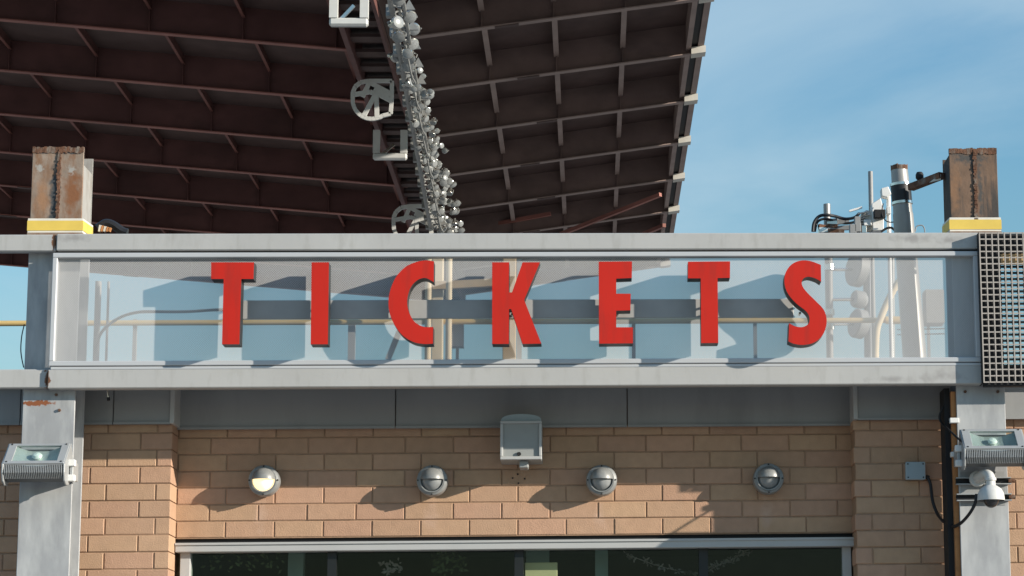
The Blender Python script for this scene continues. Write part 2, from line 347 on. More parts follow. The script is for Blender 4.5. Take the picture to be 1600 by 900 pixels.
# strip window
win = M().box(xl+.01, xr-.01, -0.035, 0.10, Z(500, 861, -.03), Z(500, 847, -.03)).build('window', 'window_frame', bld, bevel=0.004)
M().box(xl+.01, xr-.01, -.045, .0, Z(500, 850, -.04), Z(500, 846.5, -.04)).build('drip_edge', 'window_frame', win)
M().box(xl, xr, 0.03, 0.25, z_head-0.05, z_head-0.003).build('head_gap_shade', 'dark', win)  # dark strip stands in for the shade in the gap above the window
zwb = Z(500, 960, 0)
for px0, px1 in ((282, 298), (1316, 1330)):
    M().box(X(px0, 880, .04), X(px1, 880, .04), 0.02, 0.12, zwb, Z(500, 861.5, .02)).build('jamb', 'window_frame', win, bevel=0.003)
for px in (519, 811, 1099):
    M().box(X(px-7, 880, .05), X(px+7, 880, .05), 0.035, 0.13, zwb, Z(500, 862, .02)).build('mullion', 'mullion', win)
eds = [(298, 512), (526, 804), (818, 1092), (1106, 1316)]
for a, b in eds:
    M().box(X(a, 880, .08)+.001, X(b, 880, .08)-.001, 0.07, 0.078, zwb, Z(500, 863, .02)).build('pane', 'window_glass', win)
M().box(xl-.5, xr+.5, 0.02, 0.2, zwb-.2, zwb-.003).build('sill', 'window_frame', win)
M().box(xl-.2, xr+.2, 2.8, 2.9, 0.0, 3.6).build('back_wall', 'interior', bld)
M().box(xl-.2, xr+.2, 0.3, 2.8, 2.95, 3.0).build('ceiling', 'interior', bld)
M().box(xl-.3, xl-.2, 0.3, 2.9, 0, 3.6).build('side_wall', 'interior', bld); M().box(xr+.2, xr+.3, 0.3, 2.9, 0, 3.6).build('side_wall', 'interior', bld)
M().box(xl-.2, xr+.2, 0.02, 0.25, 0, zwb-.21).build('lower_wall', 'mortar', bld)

# ------------------------------------------------------------------ steel frame: two columns, two beams
frm = thing('sign_gantry', (0, -0.6, 0), 'grey painted steel frame of columns and beams carrying the sign', 'gantry')
xc1_, xd0_ = X(111.5, 750, Y_COL), X(1498, 750, Y_COL)
zl0, zl1 = Z(800, 603.5, Y_BEAM), Z(800, 573.5, Y_BEAM)
zu0, zu1 = Z(800, 390, Y_BEAM), Z(800, 364.2, Y_BEAM)
xb0, xb1 = X(74, 590, Y_BEAM), X(1536, 590, Y_BEAM)
M().box(xb0, xb1, Y_BEAM, Y_COL-.003, zl0, zl1).build('beam', 'steel', frm, bevel=0.006)
M().box(X(88, 377, Y_BEAM), X(1531, 377, Y_BEAM), Y_BEAM, Y_COL-.003, zu0, zu1).build('beam', 'steel', frm, bevel=0.006)
M().box(X(-90, 590, Y_BEAM), xb0-.004, Y_BEAM+.025, Y_COL-.003, zl0+.008, zl1+.004).build('beam', 'steel', frm, bevel=0.006)
M().box(X(-90, 377, Y_BEAM), X(88, 377, Y_BEAM)-.004, Y_BEAM+.012, Y_COL-.003, zu0-.002, zu1-.002).build('beam', 'steel', frm, bevel=0.006)
M().box(X(1548, 590, -.8), X(1700, 590, -.8), -0.71, Y_COL-.003, zl0-.01, zl1).build('beam', 'steel', frm, bevel=0.006)
# unseen plates added behind the lower beam to block sun through the sheet
M().box(X(-90, 590, -.6), X(1700, 590, -.6), Y_COLB+.002, -0.275, zl1-.035, zl1-.02).build('sun_block_plate', 'fascia', frm)
M().box(xc1_+.002, xd0_-.002, Y_COL-.002, Y_COLB+.001, zl1-.035, zl1-.02).build('sun_block_plate', 'fascia', frm)
M().box(X(279, 590, -.2), X(1330, 590, -.2), -.2745, -.058, zl1-.035, zl1-.02).build('sun_block_plate', 'fascia', frm)
def column(x0, x1, ztop, stub_mat, strip=None):
    zc = zu1 + 0.0
    w = 0.016
    c = M().box(x0, x1, Y_COL, Y_COL+w, 0, zc).build('column', 'column_steel', frm, bevel=0.003)
    M().box(x0, x1, Y_COLB-w, Y_COLB, 0, zc).build('flange', 'column_steel', c, bevel=0.003)
    M().box((x0+x1)/2-.007, (x0+x1)/2+.007, Y_COL+w, Y_COLB-w, 0, zc).build('web', 'column_steel', c)
    s = M().box(x0, x1, Y_COL, Y_COL+w, zc+.001, ztop).build('stub_post', stub_mat, frm, bevel=0.003)
    mm = M().box(x0, x1, Y_COLB-w, Y_COLB, zc+.001, ztop); mm.build('flange', 'stub_side' if stub_mat == 'rust_light' else 'stub_brown', s)
    M().box(x0+.10, x0+.11, Y_COL+w, Y_COLB-w, zc+.001, ztop-.002).build('web', stub_mat, s)
    # side plate closing the section, with a torn opening near the top
    xs = (x1-.012, x1-.002) if stub_mat == 'rust_light' else (x0+.002, x0+.012)
    M().box(xs[0], xs[1], Y_COL+w+.001, Y_COLB-w-.001, zc+.001, ztop-.10 if stub_mat == 'rust_light' else ztop-.03).build('side_plate', 'stub_side' if stub_mat == 'rust_light' else 'dark', s)
    # ragged burnt top edge and weld seam
    n = 22; e = M()
    for i in range(n):
        xa = x0 + (x1-x0)*i/n; h = random.uniform(.004, .014)
        e.box(xa, xa+(x1-x0)/n*.96, Y_COL-.004, Y_COL+w+.004, ztop-.022-random.random()*.012, ztop+h)
    e.build('torn_edge', 'rust', s)
    e = M(); xm = x0 + (x1-x0)*.53; z = zc+.06
    while z < ztop-.01:
        d = random.uniform(.007, .013); e.box(xm-d+random.uniform(-.004, .004), xm+d, Y_COL-random.uniform(.006, .012), Y_COL+.002, z, z+.012); z += .0125
    e.build('weld_bead', 'rust', s)
    # hazard tape wound round the foot of the stub, sagging a little to the back
    za, zb_ = zc+.022, zc+.112
    def ring(z0, z1, g, nm, mt, par):
        q = M(); yb = Y_COLB
        P = [(x0-g, Y_COL-g), (x1+g, Y_COL-g), (x1+g, yb+g), (x0-g, yb+g)]
        vs = [Vector((x, y, z)) for z in (z0, z1) for x, y in P]
        for i in (2, 3, 6, 7): vs[i].z += 0.02
        q.add(vs, [(0, 1, 5, 4), (1, 2, 6, 5), (2, 3, 7, 6), (3, 0, 4, 7)])
        return q.build(nm, mt, par)
    t = ring(za, zb_, .010, 'tape', 'tape_white', s); ring(za+.014, zb_-.014, .013, 'stripe', 'tape_yellow', t)
    M().box(x0-.012, x1+.012, Y_COL-.012, Y_COLB+.012, zc+.001, zc+.024).build('foot_plate', 'rust_light', s)
    return c
xc0, xc1 = X(31, 750, Y_COL), X(113, 750, Y_COL)
column(xc0, xc1, Z(95, 232, Y_COL), 'rust_light')
xd0, xd1 = X(1498, 750, Y_COL), X(1574.5, 750, Y_COL)
column(xd0, xd1, Z(1510, 234, Y_COL), 'stub_brown')
M().box(xd0-.028, xd0+.001, Y_COL+.03, Y_COL+.07, 0, zl0-.03).build('edge_strip', 'rust_orange', frm)
for py in (653, 706):
    M().box(xd0-.045, xd0+.012, Y_COL-.012, Y_COL+.03, Z(1500, py+8, Y_COL), Z(1500, py, Y_COL)).build('bracket', 'white_paint', frm, bevel=.003)
M().box(xd0-.064, xd0-.030, Y_COL+.075, Y_COLB-.02, 0, zl0-.003).build('flange_shade_strip', 'dark', frm)  # dark strip stands in for the shade on the back flange
for px, py in ((1508, 612), (1559, 612), (93, 641), (88, 617)):
    p = W(px, py, Y_COL); M().lathe([(0, -.012), (.009, -.012), (.010, .002)], p, (0, 1, 0), 6).build('bolt', 'rust', frm)
blot('rust_light', [(W(66, 310, Y_COL), (.05, .1, .17))], (0.30, 0.165, 0.09), .9, 14)
blot('rust_light', [(W(112, 300, Y_COL), (.06, .1, .24))], (0.21, 0.088, 0.038), .7, 16)
blot('rust_light', [(W(85, 305, Y_COL), (.034, .1, .26)), (W(70, 236, Y_COL), (.06, .1, .022)), (W(112, 238, Y_COL), (.09, .1, .016))], (0.055, 0.058, 0.06), .6, 26)
blot('rust_light', [(W(111, 266, Y_COL), (.028, .1, .035)), (W(63, 262, Y_COL), (.03, .1, .03))], (0.33, 0.31, 0.28), .6, 60)
blot('stub_brown', [(W(1490, 300, Y_COL), (.05, .1, .2))], (0.22, 0.12, 0.065), .9, 18)
blot('stub_brown', [(W(1515, 246, Y_COL), (.16, .1, .05)), (W(1532, 300, Y_COL), (.02, .1, .25))], (0.07, 0.065, 0.06), .8, 40)
blot('column_steel', [((W(58, 630, Y_COL)), (.095, .08, .020))], (0.24, 0.085, 0.035), .3)
blot('steel', [(W(1425, 372, Y_BEAM), (.16, .2, .03)), (W(1488, 376, Y_BEAM), (.10, .2, .03)), (W(1395, 592, Y_BEAM), (.16, .2, .025)), (W(1470, 588, Y_BEAM), (.15, .2, .04)), (W(110, 372, Y_BEAM), (.12, .2, .03))], (0.30, 0.29, 0.28), .9, 22)
blot('steel', [(W(84, 376, Y_BEAM), (.018, .2, .06)), (W(73, 590, Y_BEAM), (.02, .2, .07))], (0.16, 0.075, 0.04), .35)

# ------------------------------------------------------------------ sign
sg = thing('tickets_sign', W(805, 575, Y_MESH), 'long perforated metal sign with raised red letters spelling TICKETS', 'sign')
fx0, fx1 = X(79.5, 485, Y_BEAM), X(1530.5, 485, Y_BEAM)
fz1, fz0 = Z(800, 394, Y_BEAM), Z(800, 569, Y_BEAM)
ft = 0.030
fy0, fy1 = Y_BEAM-.008, -.69
M().box(fx0, fx1, fy0, fy1, fz1-ft, fz1).build('frame_rail', 'frame_alu', sg, bevel=.004)
M().box(fx0, fx1, fy0, fy1, fz0, fz0+ft).build('frame_rail', 'frame_alu', sg, bevel=.004)
M().box(fx0+.01, fx1+.02, fy0+.006, fy1, fz0-.022, fz0-.004).build('frame_rail', 'frame_alu', sg, bevel=.003)
M().box(fx0, fx0+ft, fy0, fy1, fz0+ft, fz1-ft).build('frame_stile', 'frame_alu', sg, bevel=.004)
M().box(fx1-ft, fx1, fy0, fy1, fz0+ft, fz1-ft).build('frame_stile', 'frame_alu', sg, bevel=.004)
M().box(X(807.5, 485, -.72), X(814.5, 485, -.72), -.721, fy1, fz0+ft, fz1-ft).build('frame_stile', 'frame_alu', sg)
M().box(fx0, fx1, Y_COL-.05, Y_COL-.01, fz1+.004, zu0-.001).build('gap_shade_strip', 'dark', sg)  # dark strip stands in for the shaded gap between beam and frame
xm = X(807, 485, Y_MESH)
for a, b in ((fx0+ft-.005, xm), (xm+.001, fx1-ft+.005)):
    M().add([(a, Y_MESH, fz0+ft-.005), (b, Y_MESH, fz0+ft-.005), (b, Y_MESH, fz1-ft+.005), (a, Y_MESH, fz1-ft+.005)], [(0, 1, 2, 3)]).build('mesh_panel', 'perforated_sheet', sg)
M().box(X(362, 480, -.74), X(1240, 480, -.74), Y_MESH-.014, Y_MESH-.003, Z(800, 497.5, -.74), Z(800, 468, -.74)).build('raceway', 'raceway', sg, bevel=.004)
def cat(pts):
    """pts: (x, y, corner?) -> outline with smooth runs between corners"""
    n = len(pts); out = []
    for i in range(n):
        p0, p1, p2, p3 = pts[i-1], pts[i], pts[(i+1) % n], pts[(i+2) % n]
        if p1[2] and p2[2]: out.append((p1[0], p1[1])); continue
        a = p1 if p1[2] else p0; d = p2 if p2[2] else p3
        for k in range(5):
            t = k/5
            f = lambda q0, q1, q2, q3: .5*(2*q1+(q2-q0)*t+(2*q0-5*q1+4*q2-q3)*t*t+(3*q1-q0-3*q2+q3)*t**3)
            out.append((f(a[0], p1[0], p2[0], d[0]), f(a[1], p1[1], p2[1], d[1])))
    return out
def crn(s): return [(x, y, 1) for x, y in s]
def cv(s): return [(x, y, 0) for x, y in s]
T1 = crn([(330,410),(397,410),(396,436),(377,436),(374,538),(347,538),(349.5,436),(330,436)])
I_ = crn([(487,410),(514,410),(512.3,538),(485.5,538)])
C_ = crn([(678,408.5),(677.7,441)])+cv([(665,434.5),(652,438),(641,450.5),(636.3,470),(639,487.5),(647.5,502.5),(661,510.5)])+crn([(677,511),(676.7,537)])+cv([(662.5,537.6),(645,534),(627.5,522.5),(614,503),(607.5,482),(608.5,459),(617.5,435),(632.5,418),(650,409.7),(665,407)])
K_ = crn([(769,410),(795.6,410),(795.2,457),(800,457),(816.6,410),(843.7,410),(819,468.7),(845.8,537),(816.6,537.5),(798.7,483),(795.4,483),(795,537.5),(769,537.5)])
E_ = crn([(935.5,409),(987.5,408.5),(987.2,434.5),(962.8,435.5),(962.8,459),(985.5,459),(985,485),(962.8,485.5),(962.8,511.5),(989,511.5),(989,536.5),(936,537)])
T2 = crn([(1075,409),(1140.7,408.5),(1140.5,434.3),(1121.2,434.6),(1122.3,536),(1095.5,536.2),(1094.8,435),(1075,435)])
S_ = crn([(1282.5,414),(1283,440.5)])+cv([(1275,435.5),(1263,432.5),(1254.5,436),(1253,445),(1260,456),(1275,471),(1287.5,485),(1291.7,503),(1286,522.5),(1272.5,535),(1255,539)])+[(1240,537,0),(1232,533.5,1),(1233,505,1)]+cv([(1242.5,510),(1254.5,511),(1263.5,505.5),(1264.5,495.5),(1259,486),(1245,475),(1232.5,461),(1226,445),(1227,427.5),(1236,414),(1250,407.5),(1266,408)])
for ch, pts in zip('TICKETS', (T1, I_, C_, K_, E_, T2, S_)):
    q = [W(x, y, Y_LF) for x, y in cat(pts)]
    body = M().prism(q, (0, Y_LB-Y_LF, 0)).build('letter', 'letter_side', sg); body['label'] = 'red letter %s with dark metal sides' % ch
    bm = bmesh.new(); vs = [bm.verts.new(v) for v in q]; f = bm.faces.new(vs); bm.normal_update()
    bmesh.ops.inset_region(bm, faces=[f], thickness=0.008, use_even_offset=True)
    qq = [v.co.copy() for v in f.verts]; bm.free()
    qq = [Vector((v.x, Y_LF-.003, v.z)) for v in qq]
    fc = M().prism(qq, (0, .0026, 0)).build('face', 'letter_red', body)
    cx = sum(v.x for v in q)/len(q); zz = Z(800, 483, Y_LB)
    for dz in (0.02, -0.03):
        M().tube([(cx-.02 if ch not in 'C' else min(v.x for v in q)+.06, Y_LB-.001, zz+dz), (cx-.02 if ch not in 'C' else min(v.x for v in q)+.06, Y_MESH-.0145, zz+dz)], .008, 8).build('stud', 'bright_metal', body)

# ------------------------------------------------------------------ square-hole grille box right of the sign
gr = thing('grille_screen', W(1570, 600, Y_GRID), 'square-hole light metal grille screen at right end of sign', 'grille')
gx0, gx1 = X(1534, 480, Y_GRID), X(1660, 480, Y_GRID); gz1, gz0 = Z(1540, 364, Y_GRID), Z(1540, 597, Y_GRID)
def grid(y, nx0, bw_, mt, nm, x0=gx0):
    p = (gz1-gz0)/24; q = M(); z = gz0
    for i in range(25): q.box(x0, gx1, y, y+.006, gz0+i*p-bw_/2, gz0+i*p+bw_/2)
    x = x0
    while x < gx1+.001: q.box(x-bw_/2, x+bw_/2, y-.001, y+.007, gz0-bw_/2, gz1+bw_/2); x += p
    o = q.build(nm, mt, gr, kind='stuff'); return o
grid(Y_GRID, 0, .0075, 'grille_bar', 'front_grid')
pg = (gz1-gz0)/24
grid(Y_GRID+.10, 0, .014, 'mullion', 'back_grid', gx0+3.4*pg)
M().box(gx0+.006, gx0+3.4*pg, Y_GRID+.03, Y_GRID+.09, gz0-.02, gz1).build('side_panel', 'dark', gr)
M().box(gx0+3.4*pg, gx1, Y_GRID+.03, Y_GRID+.09, gz1-3.2*pg, gz1).build('top_panel', 'dark', gr)
M().box(gx0+3.4*pg, gx1, Y_GRID+.03, Y_GRID+.05, gz1-5*pg, gz1-3.25*pg).build('trim_panel', 'tan_duct', gr)
M().box(gx0+3.4*pg, gx1, Y_GRID+.03, Y_GRID+.09, gz0-.02, gz0+2.6*pg).build('bottom_panel', 'dark', gr)
M().box(gx0-.006, gx0-.001, Y_GRID+.002, Y_COL-.01, gz0-.004, gz1+.004).build('edge_plate', 'dark', gr)

# ------------------------------------------------------------------ floodlights
def floodlight(px0, px1, pyf, side, label, tilt=0):
    """face bottom edge runs px0..px1 at picture height pyf; side = where the bracket meets the column"""
    y0 = -0.93; a = W(px0, pyf, y0); b = W(px1, pyf, y0); z0 = a.z; x0, x1 = a.x, b.x
    r = thing('floodlight', ((x0+x1)/2, -.77, z0-.10), label, 'floodlight', 'floodlights on the steel columns')
    T = (y0+.155, z0+.135); d = Vector((0, .155, .135)).normalized(); nrm = Vector((0, -d.z, d.y))
    prof = [(y0, z0), (y0+.008, z0-.045), (y0+.03, z0-.075), (y0+.08, z0-.098), (y0+.15, z0-.09), (y0+.20, z0-.04), (y0+.205, z0+.06), (y0+.19, z0+.11)]
    h = M().prism([Vector((x0+.006, y, z)) for y, z in prof[1:]] + [Vector((x0+.006, y, z)) for y, z in ((y0+.17, z0+.10), (y0+.055, z0-.01), (y0+.02, z0-.02))], (x1-x0-.012, 0, 0)).build('housing', 'flood_dark', r, bevel=.004)
    sp = [(y0-.004, z0+.004), (y0-.002, z0-.05), (y0+.02, z0-.10), (y0+.06, z0-.118), (y0+.12, z0-.115), (y0+.2, z0-.07), (y0+.215, z0+.06), (y0+.16, z0+.142)]
    for xx in (x0-.008, x1-.004):
        M().prism([Vector((xx, y, z)) for y, z in sp], (.012, 0, 0)).build('end_plate', 'flood_grey', r, bevel=.003)
    n = 33; q = M()
    for i in range(n):
        xx = x0+.012+(x1-x0-.024)*i/(n-1)
        q.prism([Vector((xx-.002, y, z)) for y, z in ((y0-.002, z0-.002), (y0-.006, z0-.05), (y0+.022, z0-.084), (y0+.05, z0-.08), (y0+.02, z0-.03))], (.004, 0, 0))
    q.build('cooling_fin', 'flood_grey', h, kind='stuff')
    # face: rim with a recessed reflector, lamp and glass
    def fp(u, v, w=0): return Vector((x0+(x1-x0)*u, y0, z0)) + d*v + nrm*w
    Lf = (Vector((0, .155, .135))).length
    def quad(u0, u1, v0, v1, w0, w1): return [fp(u0, v0, w0), fp(u1, v0, w0), fp(u1, v1, w0), fp(u0, v1, w0)], nrm*(w1-w0)
    for (u0, u1, v0, v1) in ((0, 1, 0, .026), (0, 1, Lf-.02, Lf), (0, .135, .0262, Lf-.0202), (.875, 1, .0262, Lf-.0202)):
        P, v = quad(u0, u1, v0, v1, -.008, .008); M().prism(P, v).build('rim', 'flood_grey', r, bevel=.002)
    P, v = quad(.136, .874, .0263, Lf-.0203, .0, .003); M().prism(P, v).build('glass', 'flood_glass', r)
    # trough reflector of three facets
    q = M()
    us = [.136, .30, .38, .62, .70, .874]; ws = [-.004, -.03, -.036, -.036, -.03, -.004]
    for i in range(5):
        q.add([fp(us[i], .027, ws[i]), fp(us[i+1], .027, ws[i+1]), fp(us[i+1], Lf-.021, ws[i+1]), fp(us[i], Lf-.021, ws[i])], [(0, 1, 2, 3)])
    q.build('reflector', 'reflector', r)
    M().lathe([(.001, -.03), (.022, -.03), (.030, -.012), (.022, .0), (.010, .004), (.001, .005)], fp(.5, Lf*.55, -.008), nrm, 14).build('lamp', 'bulb', r, smooth=True)
    for u, v in ((.05, .014), (.95, .014), (.05, Lf-.012), (.95, Lf-.012)):
        M().lathe([(0, .003), (.006, .003), (.006, -.002)], fp(u, v, .008), nrm, 6).build('screw', 'dark', r)
    xs = x1 if side > 0 else x0
    for dz in (.02, -.07):
        M().box(min(xs, xs+side*.045), max(xs, xs+side*.045), y0+.10, y0+.14, z0+dz-.022, z0+dz+.018).build('hinge', 'white_paint', r, bevel=.004)
    M().box(min(xs+side*.012, xs+side*.032), max(xs+side*.012, xs+side*.032), y0+.115, Y_COL-.002, z0-.08, z0+.03).build('bracket', 'flood_grey', r, bevel=.003)
    return r
floodlight(4.5, 99.5, 725.5, 1, 'grey finned floodlight on the left steel column')
floodlight(1508, 1603, 702, -1, 'grey finned floodlight on the right steel column above the dome camera')

# ------------------------------------------------------------------ bulkhead wall lights
def bulkhead(px, py, label, lit):
    c = W(px, py, -0.12); c.y = 0; R = 0.098
    r = thing('bulkhead_light', (c.x, 0, c.z), label, 'wall light', 'round bulkhead lights on the brick wall')
    M().lathe([(R*.86, 0), (R*.95, -.02), (R, -.05), (R, -.105), (R*.95, -.125), (R*.80, -.132), (R*.76, -.118), (.001, -.116)], c, (0, 1, 0), 40).build('body', 'lamp_grey', r, smooth=True)
    # eyelid hood: quarter bowl over the upper half
    q = M(); rr = R*.77; n = 20; k = 8; depth = .075
    rows = []
    for i in range(k+1):
        t = math.pi/2*i/k; rows.append([Vector((c.x+rr*math.cos(t)*math.cos(math.pi*j/n), -.122-depth*math.sin(t), c.z+.004+rr*math.cos(t)*math.sin(math.pi*j/n))) for j in range(n+1)])
    vs = [v for w in rows for v in w]; fs = [(i*(n+1)+j, i*(n+1)+j+1, (i+1)*(n+1)+j+1, (i+1)*(n+1)+j) for i in range(k) for j in range(n)]
    k0 = len(vs); vs += [Vector((c.x+(v.x-c.x)*.94, v.y+.004 if v.y < -.13 else v.y, c.z+.004+(v.z-c.z-.004)*.94)) for v in vs[:k0]]
    fs += [tuple(reversed([i+k0 for i in f])) for f in fs]
    for i in range(k):
        for j in (0, n):
            a = i*(n+1)+j; b2 = a+n+1; fs.append((a, b2, b2+k0, a+k0))
    q.add(vs, fs); q.build('hood', 'lamp_grey', r, smooth=True)
    M().lathe([(.001, -.168), (rr*.35, -.162), (rr*.7, -.146), (rr*.9, -.118)], c, (0, 1, 0), 28).build('lens', 'lamp_on' if lit else 'lamp_glass', r, smooth=True)
    M().lathe([(rr*1.0, -.118), (rr*1.03, -.140), (rr*.93, -.140), (rr*.90, -.118)], c, (0, 1, 0), 36).build('ring', 'lamp_grey', r, smooth=True)
    for ang in (0, math.pi/2, math.pi, -math.pi/2):
        M().lathe([(0, -.134), (.005, -.134), (.005, -.12)], c+Vector((R*.9*math.cos(ang), 0, R*.9*math.sin(ang))), (0, 1, 0), 6).build('screw', 'dark', r)
    return r
bulkhead(412, 750.5, 'lit round bulkhead light glowing on the brick wall, leftmost of four', True)
bulkhead(675, 750.5, 'unlit round bulkhead light left of the grey wall box', False)
bulkhead(940, 750, 'unlit round bulkhead light just right of the grey wall box', False)
bulkhead(1201, 747.5, 'unlit round bulkhead light in the shade, rightmost of four', False)

blot('brick', [(W(x, 806, 0), (.05, .1, .13)) for x in (407, 672, 937, 1199)], (0.50, 0.335, 0.245), 1.2, 16)
blot('brick', [(W(x, 846, 0), (.05, .1, .05)) for x in (300, 470, 760, 1020)], (0.33, 0.20, 0.13), 1.0, 20)
# ------------------------------------------------------------------ arched wall box
yb = -0.29; bx0, bx1 = X(781.5, 690, yb), X(846.5, 690, yb); bz0, bz1 = Z(812, 718, yb), Z(812, 657.5, yb)
wb = thing('wall_box', ((bx0+bx1)/2, 0, bz0), 'grey metal box with arched top mounted on brick above the window', 'wall box')
M().box(bx0, bx1, yb+.012, -.003, bz0, bz1).build('housing', 'box_grey', wb, bevel=.004)
n = 14; cxm = (bx0+bx1)/2; hw = (bx1-bx0)/2-.003
M().prism([Vector((cxm+hw*math.cos(math.pi*i/n), yb+.03, bz1+.001+.046*math.sin(math.pi*i/n)**.7)) for i in range(n+1)], (0, .20, 0)).build('arched_cap', 'junction', wb)
for a in ((bx0, bx1, bz0, bz0+.020), (bx0, bx1, bz1-.016, bz1), (bx0, bx0+.018, bz0+.0205, bz1-.0165), (bx1-.018, bx1, bz0+.0205, bz1-.0165)):
    M().box(a[0], a[1], yb-.004, yb+.0115, a[2], a[3]).build('front_rim', 'window_frame', wb, bevel=.003)
M().lathe([(0, -.012), (.012, -.012), (.013, 0)], (cxm-.012, yb+.012, bz0+.036), (0, 1, 0), 10).build('latch', 'dark', wb)
M().box(cxm-.012, cxm+.045, yb+.05, -.08, bz0-.045, bz0-.001).build('gland', 'box_grey', wb, bevel=.005)
for px, py in ((801, 747), (809, 741), (810, 755), (820, 748)):
    p = W(px, py, 0); tag(M().lathe([(0, -.006), (.0055, -.006), (.006, .0)], p, (0, 1, 0), 6).build('wall_plug', 'dark'), 'dark screw plug in the brick below the grey wall box', 'screw', 'screw plugs below the wall box')

# ------------------------------------------------------------------ junction box, cables, dome camera on the right
p0, p1 = W(1416, 749, Y_PIER-.06), W(1445, 722, Y_PIER-.06)
jb = thing('junction_box', (p0.x, Y_PIER, p0.z), 'blue-grey square junction box on shaded brick pier', 'junction box')
M().box(p0.x, p1.x, Y_PIER-.055, Y_PIER-.003, p0.z, p1.z).build('case', 'junction', jb, bevel=.006)
M().box(p0.x-.002, p1.x+.002, Y_PIER-.066, Y_PIER-.0555, p0.z-.002, p1.z+.002).build('lid', 'junction', jb, bevel=.004)
for dx in (.012, p1.x-p0.x-.012):
    for dz in (.012, p1.z-p0.z-.012): M().lathe([(0, -.003), (.005, -.003), (.005, .001)], (p0.x+dx, Y_PIER-.066, p0.z+dz), (0, 1, 0), 6).build('screw', 'dark', jb)
M().tube([(p1.x+.001, Y_PIER-.03, p0.z+.02), (p1.x+.03, Y_PIER-.03, p0.z+.012)], .014, 10).build('gland', 'black_rubber', jb)
def smooth_path(P, n=6):
    out = []
    for i in range(len(P)-1):
        a, b, c, d = P[max(i-1, 0)], P[i], P[i+1], P[min(i+2, len(P)-1)]
        for k in range(n):
            t = k/n; out.append(.5*(2*b+(c-a)*t+(2*a-5*b+4*c-d)*t*t+(3*b-a-3*c+d)*t**3))
    out.append(P[-1]); return out
def cable(name, pts, r, label, mt='black_rubber', cat_='cable'):
    P = smooth_path([W(*p) for p in pts]); o = M().tube(P, r, 8).build(name, mt, smooth=True); return tag(o, label, cat_)
cable('drop_cable', [(1449, 745, -.26), (1454, 757, -.27), (1458, 785, -.30), (1468, 808, -.36), (1485, 822, -.55), (1499, 819, -.72), (1513, 805, -.80), (1523, 788, -.82), (1526, 772, -.82)], .0105, 'black cable sagging from the junction box to the dome camera')
cable('loose_cable', [(1481, 625, -.5), (1474, 636, -.56), (1468, 650, -.55), (1471, 661, -.57), (1483, 672, -.7), (1498, 686, -.83), (1508, 694, -.85)], .0065, 'thin black cable looping beside the right column to the floodlight')
cable('loop_cable', [(38, 507, -.3), (34, 525, -.33), (32.5, 545, -.36), (34, 560, -.4), (37, 574, -.45)], .0035, 'thin black wire curving beside the left column below the yellow pipe')
hr = thing('hanger_rod', W(168, 604, -.6), 'short metal rod hanging below the lower beam near left column', 'rod')
M().tube([W(167, 606, -.6), W(169.5, 622, -.6)], .005, 8).build('rod', 'bright_metal', hr); M().tube([W(166, 606, -.6), W(168, 609.5, -.6)], .009, 8).build('nut', 'dark', hr); M().tube([W(169, 621, -.6), W(169.8, 626, -.6)], .010, 8).build('tip', 'dark', hr)
# strut rails that carry the dome camera
rails = thing('strut_rails', W(1535, 775, Y_COL), 'two dark strut rails clamped across the right column behind the dome camera', 'bracket')
for py in (751.5, 777):
    z = Z(1530, py, Y_COL-.03)
    ra = M().box(xd0-.02, xd1+.015, Y_COL-.042, Y_COL-.003, z-.022, z-.016).box(xd0-.02, xd1+.015, Y_COL-.042, Y_COL-.003, z+.016, z+.022).build('rail', 'flood_grey', rails)
    M().box(xd0-.02, xd1+.015, Y_COL-.012, Y_COL-.004, z-.0155, z+.0155).build('slot', 'dark', ra)
    M().lathe([(0, -.02), (.012, -.02), (.012, .02)], (xd1+.02, Y_COL-.022, z), (1, 0, 0), 8).build('clamp_bolt', 'rust', ra)
M().box(xd0+.01, xd1-.02, Y_COL-.0028, Y_COL-.0005, Z(1530, 790, Y_COL), Z(1530, 737, Y_COL)).build('backing_plate', 'fascia', rails)
dc = W(1548.5, 782, -0.88)
dm = thing('dome_camera', dc, 'white dome security camera on a wall arm at the right column', 'security camera')
M().lathe([(.092, 0), (.092, .012), (.088, .045), (.072, .078), (.046, .096), (.034, .103), (.033, .135), (.001, .137)], dc, (0, 0, 1), 32).build('hood', 'camera_white', dm, smooth=True)
M().lathe([(.001, .002), (.090, .002), (.092, .0)], dc, (0, 0, 1), 32).build('underside', 'dark', dm)
M().lathe([(.001, -.052)]+[(.052*math.sin(a), -.052*math.cos(a)) for a in [i*math.pi/16 for i in range(1, 9)]], dc+Vector((0, 0, .002)), (0, 0, 1), 24).build('dome', 'smoked', dm, smooth=True)
M().tube(smooth_path([dc+Vector((0, 0, .125)), dc+Vector((-.004, .01, .165)), dc+Vector((-.03, .06, .185)), dc+Vector((-.055, .13, .17)), dc+Vector((-.06, .19, .165))]), .034, 14).build('arm', 'camera_white', dm, smooth=True)
M().lathe([(.001, -.03), (.05, -.03), (.055, -.02), (.055, .0)], dc+Vector((-.06, .19, .165)), (0, 1, 0), 18).build('mount_plate', 'camera_white', dm, smooth=True)
M().lathe([(.036, .132), (.040, .136), (.040, .15), (.036, .154)], dc, (0, 0, 1), 20).build('collar', 'camera_white', dm, smooth=True)

dm.scale = (.9, .9, .9)

